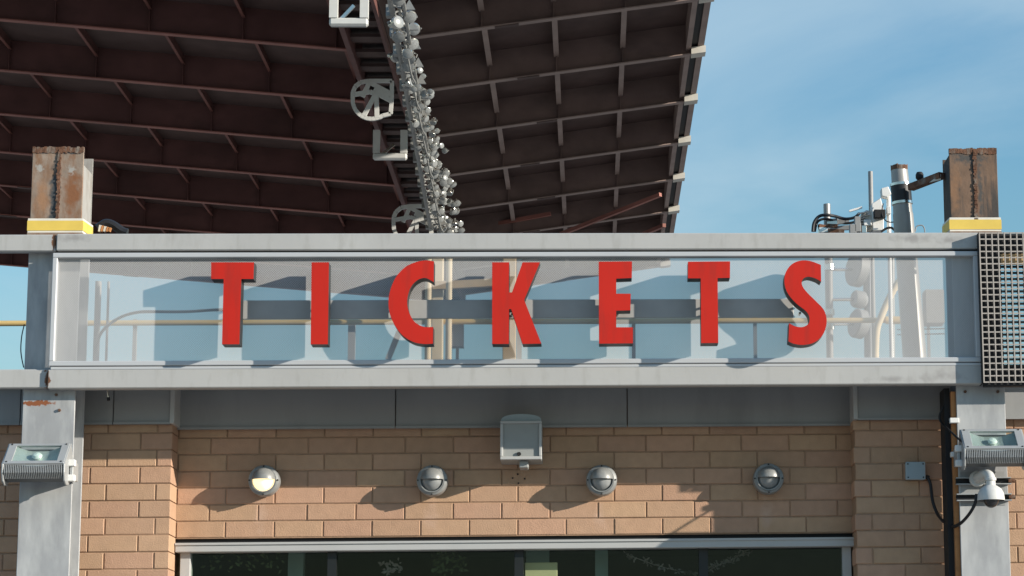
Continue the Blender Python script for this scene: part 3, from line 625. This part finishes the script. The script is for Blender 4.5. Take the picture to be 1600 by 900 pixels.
# ------------------------------------------------------------------ things on the roof behind the sign
zr = zt-.002
def on_roof(p): return Vector((p.x, p.y, zr))
def post(px, pyt, Y, r, label, mt='grey_equipment', cat_='pole', name='vertical_pipe', pxb=None, n=14, top=None):
    t = W(px, pyt, Y); b = on_roof(t) if pxb is None else on_roof(W(pxb, 570, Y))
    o = M().tube([b, t], r if not top else [r, top], n).build(name, mt, smooth=True); return tag(o, label, cat_)
yp = 0.55
a, b = W(-60, 509, yp), W(1416, 497, yp); a.z = b.z = (a.z+b.z)/2
yl = thing('yellow_pipe', (a.x, yp, zr), 'long horizontal yellow gas pipe running behind the perforated sign', 'pipe')
M().tube([a, b], .0185, 12).build('pipe', 'yellow_pipe', yl, smooth=True); M().tube([b-Vector((.14, 0, 0)), b+Vector((.05, 0, 0))], .026, 12).build('end_fitting', 'yellow_pipe', yl, smooth=True)
for px in (210, 990, 1180): 
    x = X(px, 500, yp); M().box(x-.012, x+.012, yp+.02, yp+.05, zr, a.z+.03).build('support', 'grey_equipment', yl)
post(670, 385, .25, .021, 'slim cream vertical pipe behind the letter C', 'cream_pipe', 'pipe')
post(702, 385, .25, .021, 'slim cream vertical pipe between the letters C and K', 'cream_pipe', 'pipe')
t = W(684, 385, .45); tag(M().box(t.x-.036, t.x+.036, .45, .56, zr, t.z).build('duct', 'cream_pipe', bevel=.004), 'square tan duct between the two cream pipes behind the sign', 'duct')
t = W(796, 385, .45); tag(M().box(t.x-.043, t.x+.043, .45, .56, zr, t.z).build('duct', 'tan_duct', bevel=.004), 'ochre square duct behind the letter K', 'duct')
t = W(811, 500, .5); tag(M().box(t.x-.016, t.x+.016, .5, .56, zr, t.z).build('bracket_post', 'dark'), 'short dark post beside the ochre duct behind letter K', 'post')
tag(M().bar(W(676, 447, .40), W(790, 441, .40), .05, .05).build('cross_duct', 'tan_duct'), 'tan horizontal duct joining the pipes behind letters C and K', 'duct')
t = W(714, 505, .6); u = W(724, 541, .6); tag(M().box(W(699, 505, .6).x, u.x, .6, .7, u.z, t.z).box(t.x-.01, t.x+.01, .66, .69, zr, u.z).build('small_cabinet', 'grey_equipment'), 'small grey cabinet on a stand behind the sign near letter C', 'cabinet')
tag(M().box(W(544, 505, .6).x, W(555, 505, .6).x, .6, .65, zr, W(550, 505, .6).z).build('steel_post', 'raceway'), 'grey upright post behind the sign right of letter I', 'post')
tag(M().bar(W(606, 562, .6), W(624, 518, .6), .035, .035).build('diagonal_strut', 'raceway'), 'grey slanting strut behind the sign left of letter C', 'strut')
cable('flexible_conduit', [(150, 545, -.5), (156, 524, -.5), (168, 509, -.5), (190, 495, -.5), (215, 488, -.5), (240, 487, -.5), (290, 487, -.5), (330, 484.5, -.5), (352, 484, -.5)], .0095, 'grey flexible conduit bending behind the sign left of first letter T', 'grey_equipment', 'conduit')
post(170, 440, -.3, .008, 'thin grey upright rod behind the sign left of first letter T', cat_='rod', name='thin_rod')
post(154, 440, -.25, .020, 'grey upright tube beside the left column behind the sign', name='upright_tube', cat_='pole')
# mast group at the right
post(1292, 319, .9, .024, 'short capped grey pipe standing above the beam beside black cables', 'pipe_steel', 'pipe', pxb=1297, name='capped_pipe')
post(1360, 268, 1.0, .0165, 'thin tall grey antenna rod rising above the beam', 'grey_equipment', 'antenna', pxb=1366, name='antenna_rod')
lp = thing('cut_flue_pipe', on_roof(W(1432, 570, -.1)), 'leaning steel flue pipe with cut rusty top and black band', 'pipe')
pt, pb = W(1404, 250, -.1), on_roof(W(1431, 570, -.1)); ax = (pb-pt)
def fl(t): return pt+ax*t
M().tube([fl(.03), fl(.28)], [.054, .064], 20).build('neck', 'pipe_steel', lp, smooth=True)
M().tube([fl(.255), fl(1)], [.066, .078], 20).build('body', 'pipe_steel', lp, smooth=True)
q = M(); n = 26; rim = []
for r_, dz in ((.0555, -.020), (.0560, 0.0), (.049, 0.0), (.049, -.03)):
    for i in range(n):
        an = 2*math.pi*i/n; rim.append(fl(.035)+Vector((r_*math.cos(an), r_*math.sin(an), dz+(0 if dz else .006+.012*abs(math.sin(an*2.3+1))*random.random()))))
q.add(rim, [(k*n+i, k*n+(i+1) % n, (k+1)*n+(i+1) % n, (k+1)*n+i) for k in range(3) for i in range(n)])
q.build('torn_rim', 'rust', lp)
M().tube([fl(.125), fl(.20)], .066, 20).build('band', 'black_rubber', lp, smooth=True)
for t in (.118, .205): M().tube([fl(t-.006), fl(t+.006)], .069, 20).build('clamp', 'bright_metal', lp, smooth=True)
br = thing('slanted_bracket', W(1430, 290, -.15), 'dark rusty slanted arm joining flue pipe to right stub post', 'bracket')
M().bar(W(1423, 293, -.2), W(1472, 274, -.45), .05, .04).build('arm', 'rust', br); M().prism([W(1452, 285, -.40), W(1470, 281, -.46), W(1470, 272, -.46)], (0, .01, 0)).build('gusset', 'cap_cream', br)
M().lathe([(0, .05), (.018, .05), (.026, .035), (.026, .012), (.018, 0)], W(1437, 281, -.25), (0, 0, 1), 12).build('knob', 'dark', br, smooth=True)
# radio cluster
rc = thing('radio_unit', on_roof(W(1375, 570, .3)), 'white radio boxes and clamps on a pole beside the flue pipe', 'antenna')
M().tube([on_roof(W(1393, 560, .3)), W(1388, 303, .3)], .014, 12).build('pole', 'white_paint', rc, smooth=True)
M().prism(poly([(1364, 360), (1362, 318), (1376, 309), (1381, 327), (1381, 360)], .25), (0, .09, 0)).build('cabinet', 'white_paint', rc, bevel=.004)
M().box(W(1366, 338, .2).x, W(1384, 338, .2).x, .2, .249, W(1366, 340, .2).z, W(1366, 327, .2).z).build('module', 'dark', rc, bevel=.004)
M().prism(poly([(1378, 306), (1377, 294), (1388, 291), (1393, 303), (1386, 308)], .24), (0, .08, 0)).build('head', 'white_paint', rc, bevel=.004)
M().prism(poly([(1346, 360), (1346, 333), (1354, 328), (1363, 330), (1363, 360)], .27), (0, .07, 0)).build('clamp_block', 'cap_cream', rc, bevel=.003)
M().bar(W(1327, 330, .3), W(1347, 324, .3), .02, .012).build('blade', 'white_paint', rc)
for i in range(7):
    M().tube([W(1340+random.uniform(-4, 6), 334+i*4, .26), W(1356+random.uniform(-4, 4), 331+i*4.2, .26)], .006, 6).build('clamp_rod', 'bright_metal', rc)
for (x0_, x1_, y0_, y1_, m_) in ((1336, 1345, 338, 362, 'grey_equipment'), (1350, 1362, 343, 352, 'white_paint'), (1347, 1354, 352, 364, 'bright_metal'), (1328, 1338, 350, 364, 'grey_equipment'), (1386, 1392, 322, 334, 'white_paint')):
    u0, u1 = W(x0_, y1_, .24), W(x1_, y0_, .24); M().box(u0.x, u1.x, .24, .30, u0.z, u1.z).build('fitting', m_, rc, bevel=.003)
M().tube(smooth_path([W(1380, 318, .22), W(1378, 335, .2), W(1386, 346, .2), W(1398, 347, .2)]), .004, 6).build('lead', 'black_rubber', rc, smooth=True)
M().tube(smooth_path([W(1377, 362, .2), W(1385, 357, .2), W(1393, 356, .2), W(1399, 361, .2)]), .008, 6).build('lead', 'black_rubber', rc, smooth=True)
pc = thing('pipe_clamps', W(1310, 362, .8), 'rusty clamps and fittings round the short capped pipe', 'clamp')
for i in range(9):
    y = 344+i*2.2; e = random.choice((-14, 16, 26, 34))
    M().bar(W(1293, y, .86), W(1293+e, y+random.uniform(-3, 3), .84), .03, random.uniform(.014, .034)).build('clamp_piece', random.choice(['grey_equipment', 'rust', 'bright_metal', 'rust']), pc)
cable('coax_cable', [(1270, 362, .8), (1272, 348, .8), (1280, 338, .8), (1292, 336, .78), (1305, 338, .8), (1320, 342, .8), (1335, 340, .7), (1342, 334, .5)], .011, 'upper black cable arching past the short capped pipe')
cable('coax_cable', [(1273, 362, .85), (1277, 347, .85), (1288, 342, .85), (1300, 344, .84), (1318, 349, .85), (1335, 347, .7), (1345, 341, .5)], .009, 'lower black cable arching past the short capped pipe')
cable('hook_wire', [(1430, 362, .1), (1432, 354, .1), (1440, 352, .1), (1444, 356, .1), (1445, 363, .1)], .004, 'thin grey wire hoop between flue pipe and right stub post', 'grey_equipment', 'wire')
# lower part of the cluster, seen through the perforated sheet
ms = thing('dish_mast', on_roof(W(1297, 570, .7)), 'grey mast with round drum antennas behind right end of sign', 'antenna')
M().tube([on_roof(W(1297, 570, .7)), W(1296, 380, .7)], .021, 14).build('mast', 'grey_equipment', ms, smooth=True)
for py in (418, 488, 510):
    c = W(1296, py, .7); M().lathe([(.024, -.02), (.034, -.02), (.034, .02), (.024, .02)], c, (0, 0, 1), 12).build('clamp', 'bright_metal', ms)
for px, py, r in ((1340, 421, .12), (1342, 468, .06), (1342, 506, .10)):
    c = W(px, py, .8); ax2 = Vector((-.75, -.3, .1))
    M().lathe([(.001, -.06), (r*.6, -.055), (r, -.03), (r, .03), (r*.9, .04), (.001, .04)], c, ax2, 24).build('drum', 'grey_equipment', ms, smooth=True)
    M().tube([c, W(1298, py, .72)], .012, 8).build('arm', 'bright_metal', ms)
M().tube([on_roof(W(1356, 570, .85)), W(1354, 385, .85)], .026, 14).build('mast', 'grey_equipment', ms, smooth=True)
q = thing('slanted_conduit', on_roof(W(1364, 570, .5)), 'cream conduit bending up behind the sign right of letter S', 'conduit')
M().tube(smooth_path([on_roof(W(1367, 570, .5)), W(1369, 525, .5), W(1377, 495, .5), W(1395, 455, .5), W(1412, 430, .5)]), .024, 12).build('conduit', 'cream_pipe', q, smooth=True)
post(1394, 385, .75, .017, 'slim light pole behind the sign between mast and flue pipe', 'lamp_grey', pxb=1394, name='light_pole')
eq = thing('control_box', on_roof(W(1460, 505, .0)), 'grey control box on a stand beside the right column behind the sign', 'control box')
M().box(W(1446, 480, .0).x, W(1476, 480, .0).x, .0, .14, W(1450, 505, .0).z, W(1450, 452, .0).z).build('case', 'grey_equipment', eq, bevel=.005)
M().box(W(1448, 500, .12).x, W(1452, 500, .12).x, .10, .13, zr, W(1450, 505.5, .0).z).build('stand', 'grey_equipment', eq)
for py in (515, 523): M().tube([W(1402, py, .1), W(1476, py-1.5, .1)], .004, 6).build('rod', 'dark', eq)
lc = thing('torn_rag', W(170, 362, -.4), 'scrap of dark fittings and cloth behind the left stub post', 'debris')
M().tube(smooth_path([W(153, 357, -.3), W(165, 349, -.3), W(177, 352, -.3), W(190, 361, -.3), W(199, 364, -.3)]), [.03]*1+[.028]*24, 8).build('cloth', 'black_rubber', lc, smooth=True)
for i in range(5): M().bar(W(155+i*4, 362, -.38), W(157+i*4, 352+i, -.38), .02, .012).build('fitting', random.choice(['rust_orange', 'rust', 'cap_cream']), lc)

# ------------------------------------------------------------------ things in the window
ca = W(820, 879, .14); cb = W(871, 910, .14)
tag(M().box(ca.x, cb.x, .14, .16, cb.z-.2, ca.z).build('notice_board', 'cream_card', bevel=.004), 'cream notice board standing behind the window glass', 'notice board')
mat('reflection_blue', (0.30, 0.36, 0.38), 0.6, var=0.1)  # colour of uprights added to imitate bluish reflections in the glass
for (pa, pb_, lb) in ((450, 474, 'pale blue-grey strip standing in for a reflection in the leftmost window pane'), (822, 858, 'pale blue-grey strip standing in for a reflection above the cream notice board'), (930, 950, 'pale blue-grey strip standing in for a reflection in the third window pane')):
    u0, u1 = W(pa, 880, .35), W(pb_, 880, .35); tag(M().box(u0.x, u1.x, .35, .45, 0.0, 2.949).build('reflection_strip', 'reflection_blue'), lb, 'post', 'reflection strips inside the window')
def sprig(px, py, w, h, n, name, mt, label, cat_):
    q = M(); 
    for i in range(n):
        p = W(px+random.uniform(-w, w), py+random.uniform(-h, h), .16+random.uniform(0, .15)); d = Vector((random.uniform(-1, 1), random.uniform(-.5, .5), random.uniform(-.6, 1))).normalized(); s = d.cross(Vector((0, 1, .2))).normalized()
        L = random.uniform(.02, .045); q.add([p, p+d*L*.5+s*L*.22, p+d*L, p+d*L*.5-s*L*.22], [(0, 1, 2, 3)])
    return tag(q.build(name, mt), label, cat_)
sprig(610, 886, 14, 10, 40, 'plant_or_reflection', 'tinsel', 'small pale potted plant behind the second window pane', 'plant')
sprig(700, 882, 26, 16, 70, 'plant_or_reflection', 'leaf', 'wider leafy plant behind the second window pane', 'plant')
sprig(380, 878, 60, 14, 60, 'plant_or_reflection', 'leaf', 'green leaves standing in for tree reflections in the leftmost window pane', 'plant')  # leaves added in place of trees reflected in the glass
def garland(P, n, label):
    P = smooth_path([W(*p) for p in P], 10); r = thing('garland', P[0], label, 'garland'); M().tube(P, .0025, 5).build('string', 'tinsel', r)
    q = M()
    for i in range(n):
        p = random.choice(P)+Vector((random.uniform(-.01, .01), random.uniform(-.02, .02), random.uniform(-.012, .012))); d = Vector((random.uniform(-1, 1), random.uniform(-1, 1), random.uniform(-1, 1))).normalized(); s = d.orthogonal().normalized()
        q.add([p, p+d*.018+s*.008, p+d*.03, p+d*.018-s*.008], [(0, 1, 2, 3)])
    q.build('foil', 'tinsel', r, kind='stuff')
garland([(978, 866, .15), (1000, 874, .15), (1025, 883, .15), (1060, 892, .15), (1090, 896, .3)], 60, 'pink foil garland hanging in the third window pane')
garland([(1106, 892, .15), (1125, 882, .15), (1142, 876, .15), (1158, 866, .15), (1170, 863, .3)], 80, 'pink foil garland rising across the rightmost window pane')

# ------------------------------------------------------------------ stadium canopy behind
Y0 = 42.3-15.6; DY = 3.6
cn = thing('stadium_canopy', (-4, 48, 0), 'huge dark red and brown steel canopy with ribs over the stadium stands', 'canopy')
# cross-section of the two wings, surveyed on one rib: underside of rib flanges
LA, LB_ = W(-900, -47, Y0), W(566, 81, Y0)
RA, RB = W(600, 66, Y0), W(1092, 0, Y0)
HR = 0.62           # rib depth
def zsec(A, B, x): return A.z + (B.z-A.z)*(x-A.x)/(B.x-A.x)
def slab(x0, x1, A, B, y0, y1, h0, h1):
    """sloping bar that follows the wing: h0..h1 above the rib underside"""
    a, b = zsec(A, B, x0), zsec(A, B, x1)
    return [(x0, y0, a+h0), (x1, y0, b+h0), (x1, y1, b+h0), (x0, y1, a+h0), (x0, y0, a+h1), (x1, y0, b+h1), (x1, y1, b+h1), (x0, y1, a+h1)]
BF = [(0,3,2,1),(4,5,6,7),(0,1,5,4),(1,2,6,5),(2,3,7,6),(3,0,4,7)]
for k in range(-1, 8):
    y = Y0 + DY*k
    rb = M().add(slab(LA.x, LB_.x, LA, LB_, y-.01, y+.01, .024, HR), BF).build('rib', 'roof_red', cn)
    M().add(slab(LA.x, LB_.x, LA, LB_, y-.075, y+.075, 0, .022), BF).build('flange', 'lit_flange_red', rb)
    rb = M().add(slab(RA.x, RB.x, RA, RB, y-.01, y+.01, .024, HR), BF).build('rib', 'roof_brown', cn)
    M().add(slab(RA.x, RB.x, RA, RB, y-.085, y+.085, 0, .022), BF).build('flange', 'lit_flange_brown', rb)
for k in range(-1, 8):
    yy = Y0+DY*k
    for (A_, B_, x_, st_, rng, mt_) in ((LA, LB_, X(87, 45, Y0), X(234, 45, Y0)-X(87, 45, Y0), range(-6, 4), 'roof_red'), (RA, RB, X(865, 30, Y0), X(977, 30, Y0)-X(865, 30, Y0), range(-1, 2), 'roof_brown')):
        for i in rng:
            xx = x_+st_*i
            M().add(slab(xx-.008, xx+.008, A_, B_, yy-.085, yy-.0105, .024, HR-.002), BF).build('stiffener', mt_, cn)
        xx = A_.x+(B_.x-A_.x)*(.35+.13*((k*7) % 5)/5)
        M().add(slab(xx, xx+.42, A_, B_, yy-.07, yy+.07, -.014, -.001), BF).build('splice_plate', 'deck', cn)
ya, yz = Y0-DY*1.4, Y0+DY*7+.25
M().add(slab(LA.x, LB_.x+.2, LA, LB_, ya, yz, HR+.001, HR+.06), BF).build('deck', 'deck', cn)
M().add(slab(RA.x, RB.x+.25, RA, RB, ya, yz, HR+.001, HR+.06), BF).build('deck', 'deck', cn)
xp = X(87, 45, Y0); step = X(234, 45, Y0)-xp
for i in range(-6, 4):
    x = xp+step*i
    for k in range(-1, 7):
        yy = Y0+DY*k
        pu = M().add(slab(x-.01, x+.01, LA, LB_, yy+.012, yy+DY-.012, .45, HR), BF).build('purlin', 'roof_red', cn)
        M().add(slab(x-.028, x+.028, LA, LB_, yy+.012, yy+DY-.012, .43, .449), BF).build('flange', 'purlin_red', pu)
xp = X(865, 30, Y0); step = X(977, 30, Y0)-xp
for i in (-1, 0, 1):
    x = xp+step*i
    for k in range(-1, 7):
        yy = Y0+DY*k
        pu = M().add(slab(x-.01, x+.01, RA, RB, yy+.012, yy+DY-.012, .34, HR), BF).build('purlin', 'roof_brown', cn)
        M().add(slab(x-.05, x+.05, RA, RB, yy+.012, yy+DY-.012, .32, .339), BF).build('flange', 'lit_flange_brown', pu)
# right eave: inner channel, dark slot, outer strip, pale caps on the rib ends
ev = M().add(slab(RB.x-.10, RB.x+.0, RA, RB, ya, yz, .10, HR), BF).build('eave_beam', 'lit_flange_brown', cn)
M().add(slab(RB.x+.001, RB.x+.13, RA, RB, ya, yz, .16, HR-.05), BF).build('slot', 'dark', ev)
M().add(slab(RB.x+.131, RB.x+.25, RA, RB, ya, yz, .12, HR), BF).build('outer_strip', 'lit_flange_brown', ev)
for k in range(-1, 8):
    y = Y0+DY*k
    M().add(slab(RB.x+.003, RB.x+.28, RA, RB, y-.16, y+.16, -.02, .115), BF).build('rib_cap', 'cap_cream', ev)
# knee braces of the last bays
for a, b in (((876, 366, 4.6), (1032, 304, 4.0)), ((640, 375, 5.2), (860, 334, 4.9)), ((990, 372, 5.8), (1038, 352, 5.2))):
    M().bar(W(a[0], a[1], Y0+DY*a[2]), W(b[0], b[1], Y0+DY*b[2]), .09, .09).build('brace', 'lit_flange_red', cn)
# catwalk along the valley
xa, xb = X(556, 85, Y0), X(607, 85, Y0); zc_ = W(575, 92, Y0).z
cw = M().box(xa-.09, xa, ya, yz, zc_-.05, zc_+.25).build('catwalk', 'roof_red', cn)
M().box(xb, xb+.06, ya, yz, zc_-.05, zc_+.25).build('stringer', 'roof_red', cw)
y = ya+.2
while y < yz:
    M().box(xa+.001, xb-.001, y, y+.34, zc_+.10, zc_+.16).build('tread', 'deck', cw); y += .95
M().box(xa, xb, ya, yz, zc_+.26, zc_+.30).build('walkway_deck', 'deck', cw)
M().box(xb+.061, xb+.08, ya, yz, zc_+.1, zc_+1.1).build('valley_plate', 'deck', cn)
# hanging frames: two slotted round plates and two square loops
def loop_frame(px, py, w, h, k):
    y = Y0+DY*k; c = W(px, py, y); s = 3846.7/(y+15.6); a, b = w/2/s, h/2/s; t = .13
    f = M().box(c.x-a, c.x+a, y-.12, y+.02, c.z-b, c.z-b+t).build('loop_frame', 'hanger', cn, bevel=.03)
    for sx in (-1, 1): M().box(min(c.x+sx*a, c.x+sx*(a-t)), max(c.x+sx*a, c.x+sx*(a-t)), y-.118, y+.018, c.z-b+t, c.z+b).build('upright', 'hanger', f)
    M().bar((c.x-a*.5, y+.1, c.z-b+t+.02), (c.x+a*.2, y+.1, c.z+b*.2), .05, .05).build('strut', 'bright_metal', f)
def wheel_frame(px, py, w, h, k):
    y = Y0+DY*k; c = W(px, py, y); s = 3846.7/(y+15.6); R = w/2/s; y0_ = y-.05
    def P(u, v): return Vector((c.x+u*R, y0_, c.z+v*R))
    pts = [(-.2, 1.0), (-.62, .92), (-.88, .7), (-1, .4), (-1, 0)]+[(-math.cos(t), -math.sin(t)*1.02) for t in [i*math.pi/16 for i in range(1, 12)]]+[(.95, -.75), (1, .0), (1, 1.0)]
    f = M(); n = len(pts)
    for i in range(n): f.bar(P(*pts[i]), P(*pts[(i+1) % n]), .10*R*2, .075*R*2, (0, 1, 0))
    f = f.build('wheel_frame', 'hanger', cn)
    for a, b, w_ in (((-.42, -.85), (.2, .35), .16), ((.26, -.95), (.2, .35), .17), ((-.9, .28), (-.12, .42), .13), ((-.12, .42), (.2, .3), .14), ((.2, .35), (.95, -.05), .13), ((.1, .6), (.9, .2), .12), ((-.5, .15), (-.15, .95), .14), ((-.1, .9), (.9, .35), .1), ((.2, .15), (.36, .62), .16)):
        M().bar(P(*a), P(*b), .08, w_*R, (0, 1, 0)).build('spoke', 'hanger', f)
loop_frame(546, 12, 62, 66, -1.2); wheel_frame(582, 157, 62, 64, .3); loop_frame(610, 228, 54, 48, 1.3); wheel_frame(645, 352, 60, 66, 3.0)
# lighting truss beside the catwalk
def tl(px, py, k): return W(px, py, Y0+DY*k)
KA, KB = -2.0, 3.3
tr0 = [(608, -10, KA), (675, 370, KB)]; tr = M().tube([tl(*tr0[0]), tl(*tr0[1])], .045, 8).build('truss', 'truss_grey', cn, smooth=True)
M().tube([tl(628, -10, KA), tl(690, 370, KB)], .03, 8).build('chord', 'truss_grey', tr, smooth=True)
M().tube([tl(618, -22, KA), tl(682, 356, KB)], .03, 8).build('chord', 'truss_grey', tr, smooth=True)
N = 34
for i in range(N):
    t0 = i/N; A = tl(608, -10, KA).lerp(tl(675, 370, KB), t0); B = tl(628, -10, KA).lerp(tl(690, 370, KB), t0+.5/N); Cc = tl(618, -22, KA).lerp(tl(682, 356, KB), t0+.25/N)
    M().tube([A, B], .02, 5).tube([B, Cc], .016, 5).tube([Cc, A], .016, 5).build('lacing', 'truss_grey', tr)
    if i % 2 == 0: M().box(A.x-.10, A.x+.03, A.y-.08, A.y+.08, A.z-.04, A.z+.14).build('clamp_plate', 'truss_grey', tr)
    if i % 2: M().prism([B+Vector((-.02, 0, 0)), B+Vector((.16, 0, 0)), B+Vector((.07, 0, .16))], (0, .04, 0)).build('gusset', 'truss_grey', tr)
# stadium floodlights clustered along the truss
lampmesh = None
def stadium_lamp(p, ax, s):
    global lampmesh
    if lampmesh is None:
        a = M().lathe([(.001, .0), (.10, .01), (.13, .03), (.135, .06), (.12, .10), (.07, .17), (.055, .20), (.055, .28), (.03, .30), (.001, .30)], (0, 0, 0), (0, 0, 1), 14)
        o = a.build('lamp_body', 'lamp_chrome', smooth=True); b = M().lathe([(.001, -.012), (.06, -.010), (.115, .004)], (0, 0, 0), (0, 0, 1), 14).build('lamp_lens', 'lamp_glass', smooth=True)
        c = M().tube([(-.145, 0, .05), (-.145, 0, .16), (-.10, 0, .21), (.10, 0, .21), (.145, 0, .16), (.145, 0, .05)], .012, 6).build('yoke', 'truss_grey')
        lampmesh = [(x.name.split('.')[0], x.data) for x in (o, b, c)]
        for x in (o, b, c): bpy.data.objects.remove(x)
    r = bpy.data.objects.new('stadium_lamp', None); C.objects.link(r); r.location = p; r.rotation_euler = Vector(ax).to_track_quat('Z', 'Y').to_euler(); r.scale = (s, s, s); r.empty_display_size = .1
    tag(r, 'small bright metal stadium lamp in the row hanging along the canopy valley', 'stadium lamp', 'stadium lamps along the canopy valley')
    for nm, me in lampmesh:
        o = bpy.data.objects.new(nm, me); C.objects.link(o); o.parent = r
for t in [j/44 for j in range(45)]:
    c = tl(624, 12, KA+.1).lerp(tl(707, 366, KB), t)
    m_ = 1 if t < .16 else (2 if t < .24 else 4)
    for j in range(m_):
        o = Vector((random.uniform(-.13, .13)+(j-1.5)*.08*(m_ > 1), random.uniform(-.12, .12), random.uniform(-.22, .22)))
        stadium_lamp(c+o, Vector((random.uniform(-.7, .2), random.uniform(.1, 1), random.uniform(-.1, .9))), random.uniform(.62, .85) if t < .2 else random.uniform(.36, .62))
# drooping feed cables along the truss
for k in range(9):
    t0 = .12+.1*k; A = tl(622, 10, KA+.1).lerp(tl(690, 366, KB), t0); B = tl(622, 10, KA+.1).lerp(tl(690, 366, KB), t0+.08); mid = (A+B)/2+Vector((.12, 0, -.42))
    M().tube(smooth_path([A, A.lerp(mid, .6)+Vector((0, 0, -.1)), mid, B.lerp(mid, .6)+Vector((0, 0, -.1)), B]), .018, 6).build('feed_cable', 'truss_grey', tr, smooth=True)
scene.render.engine = 'CYCLES'
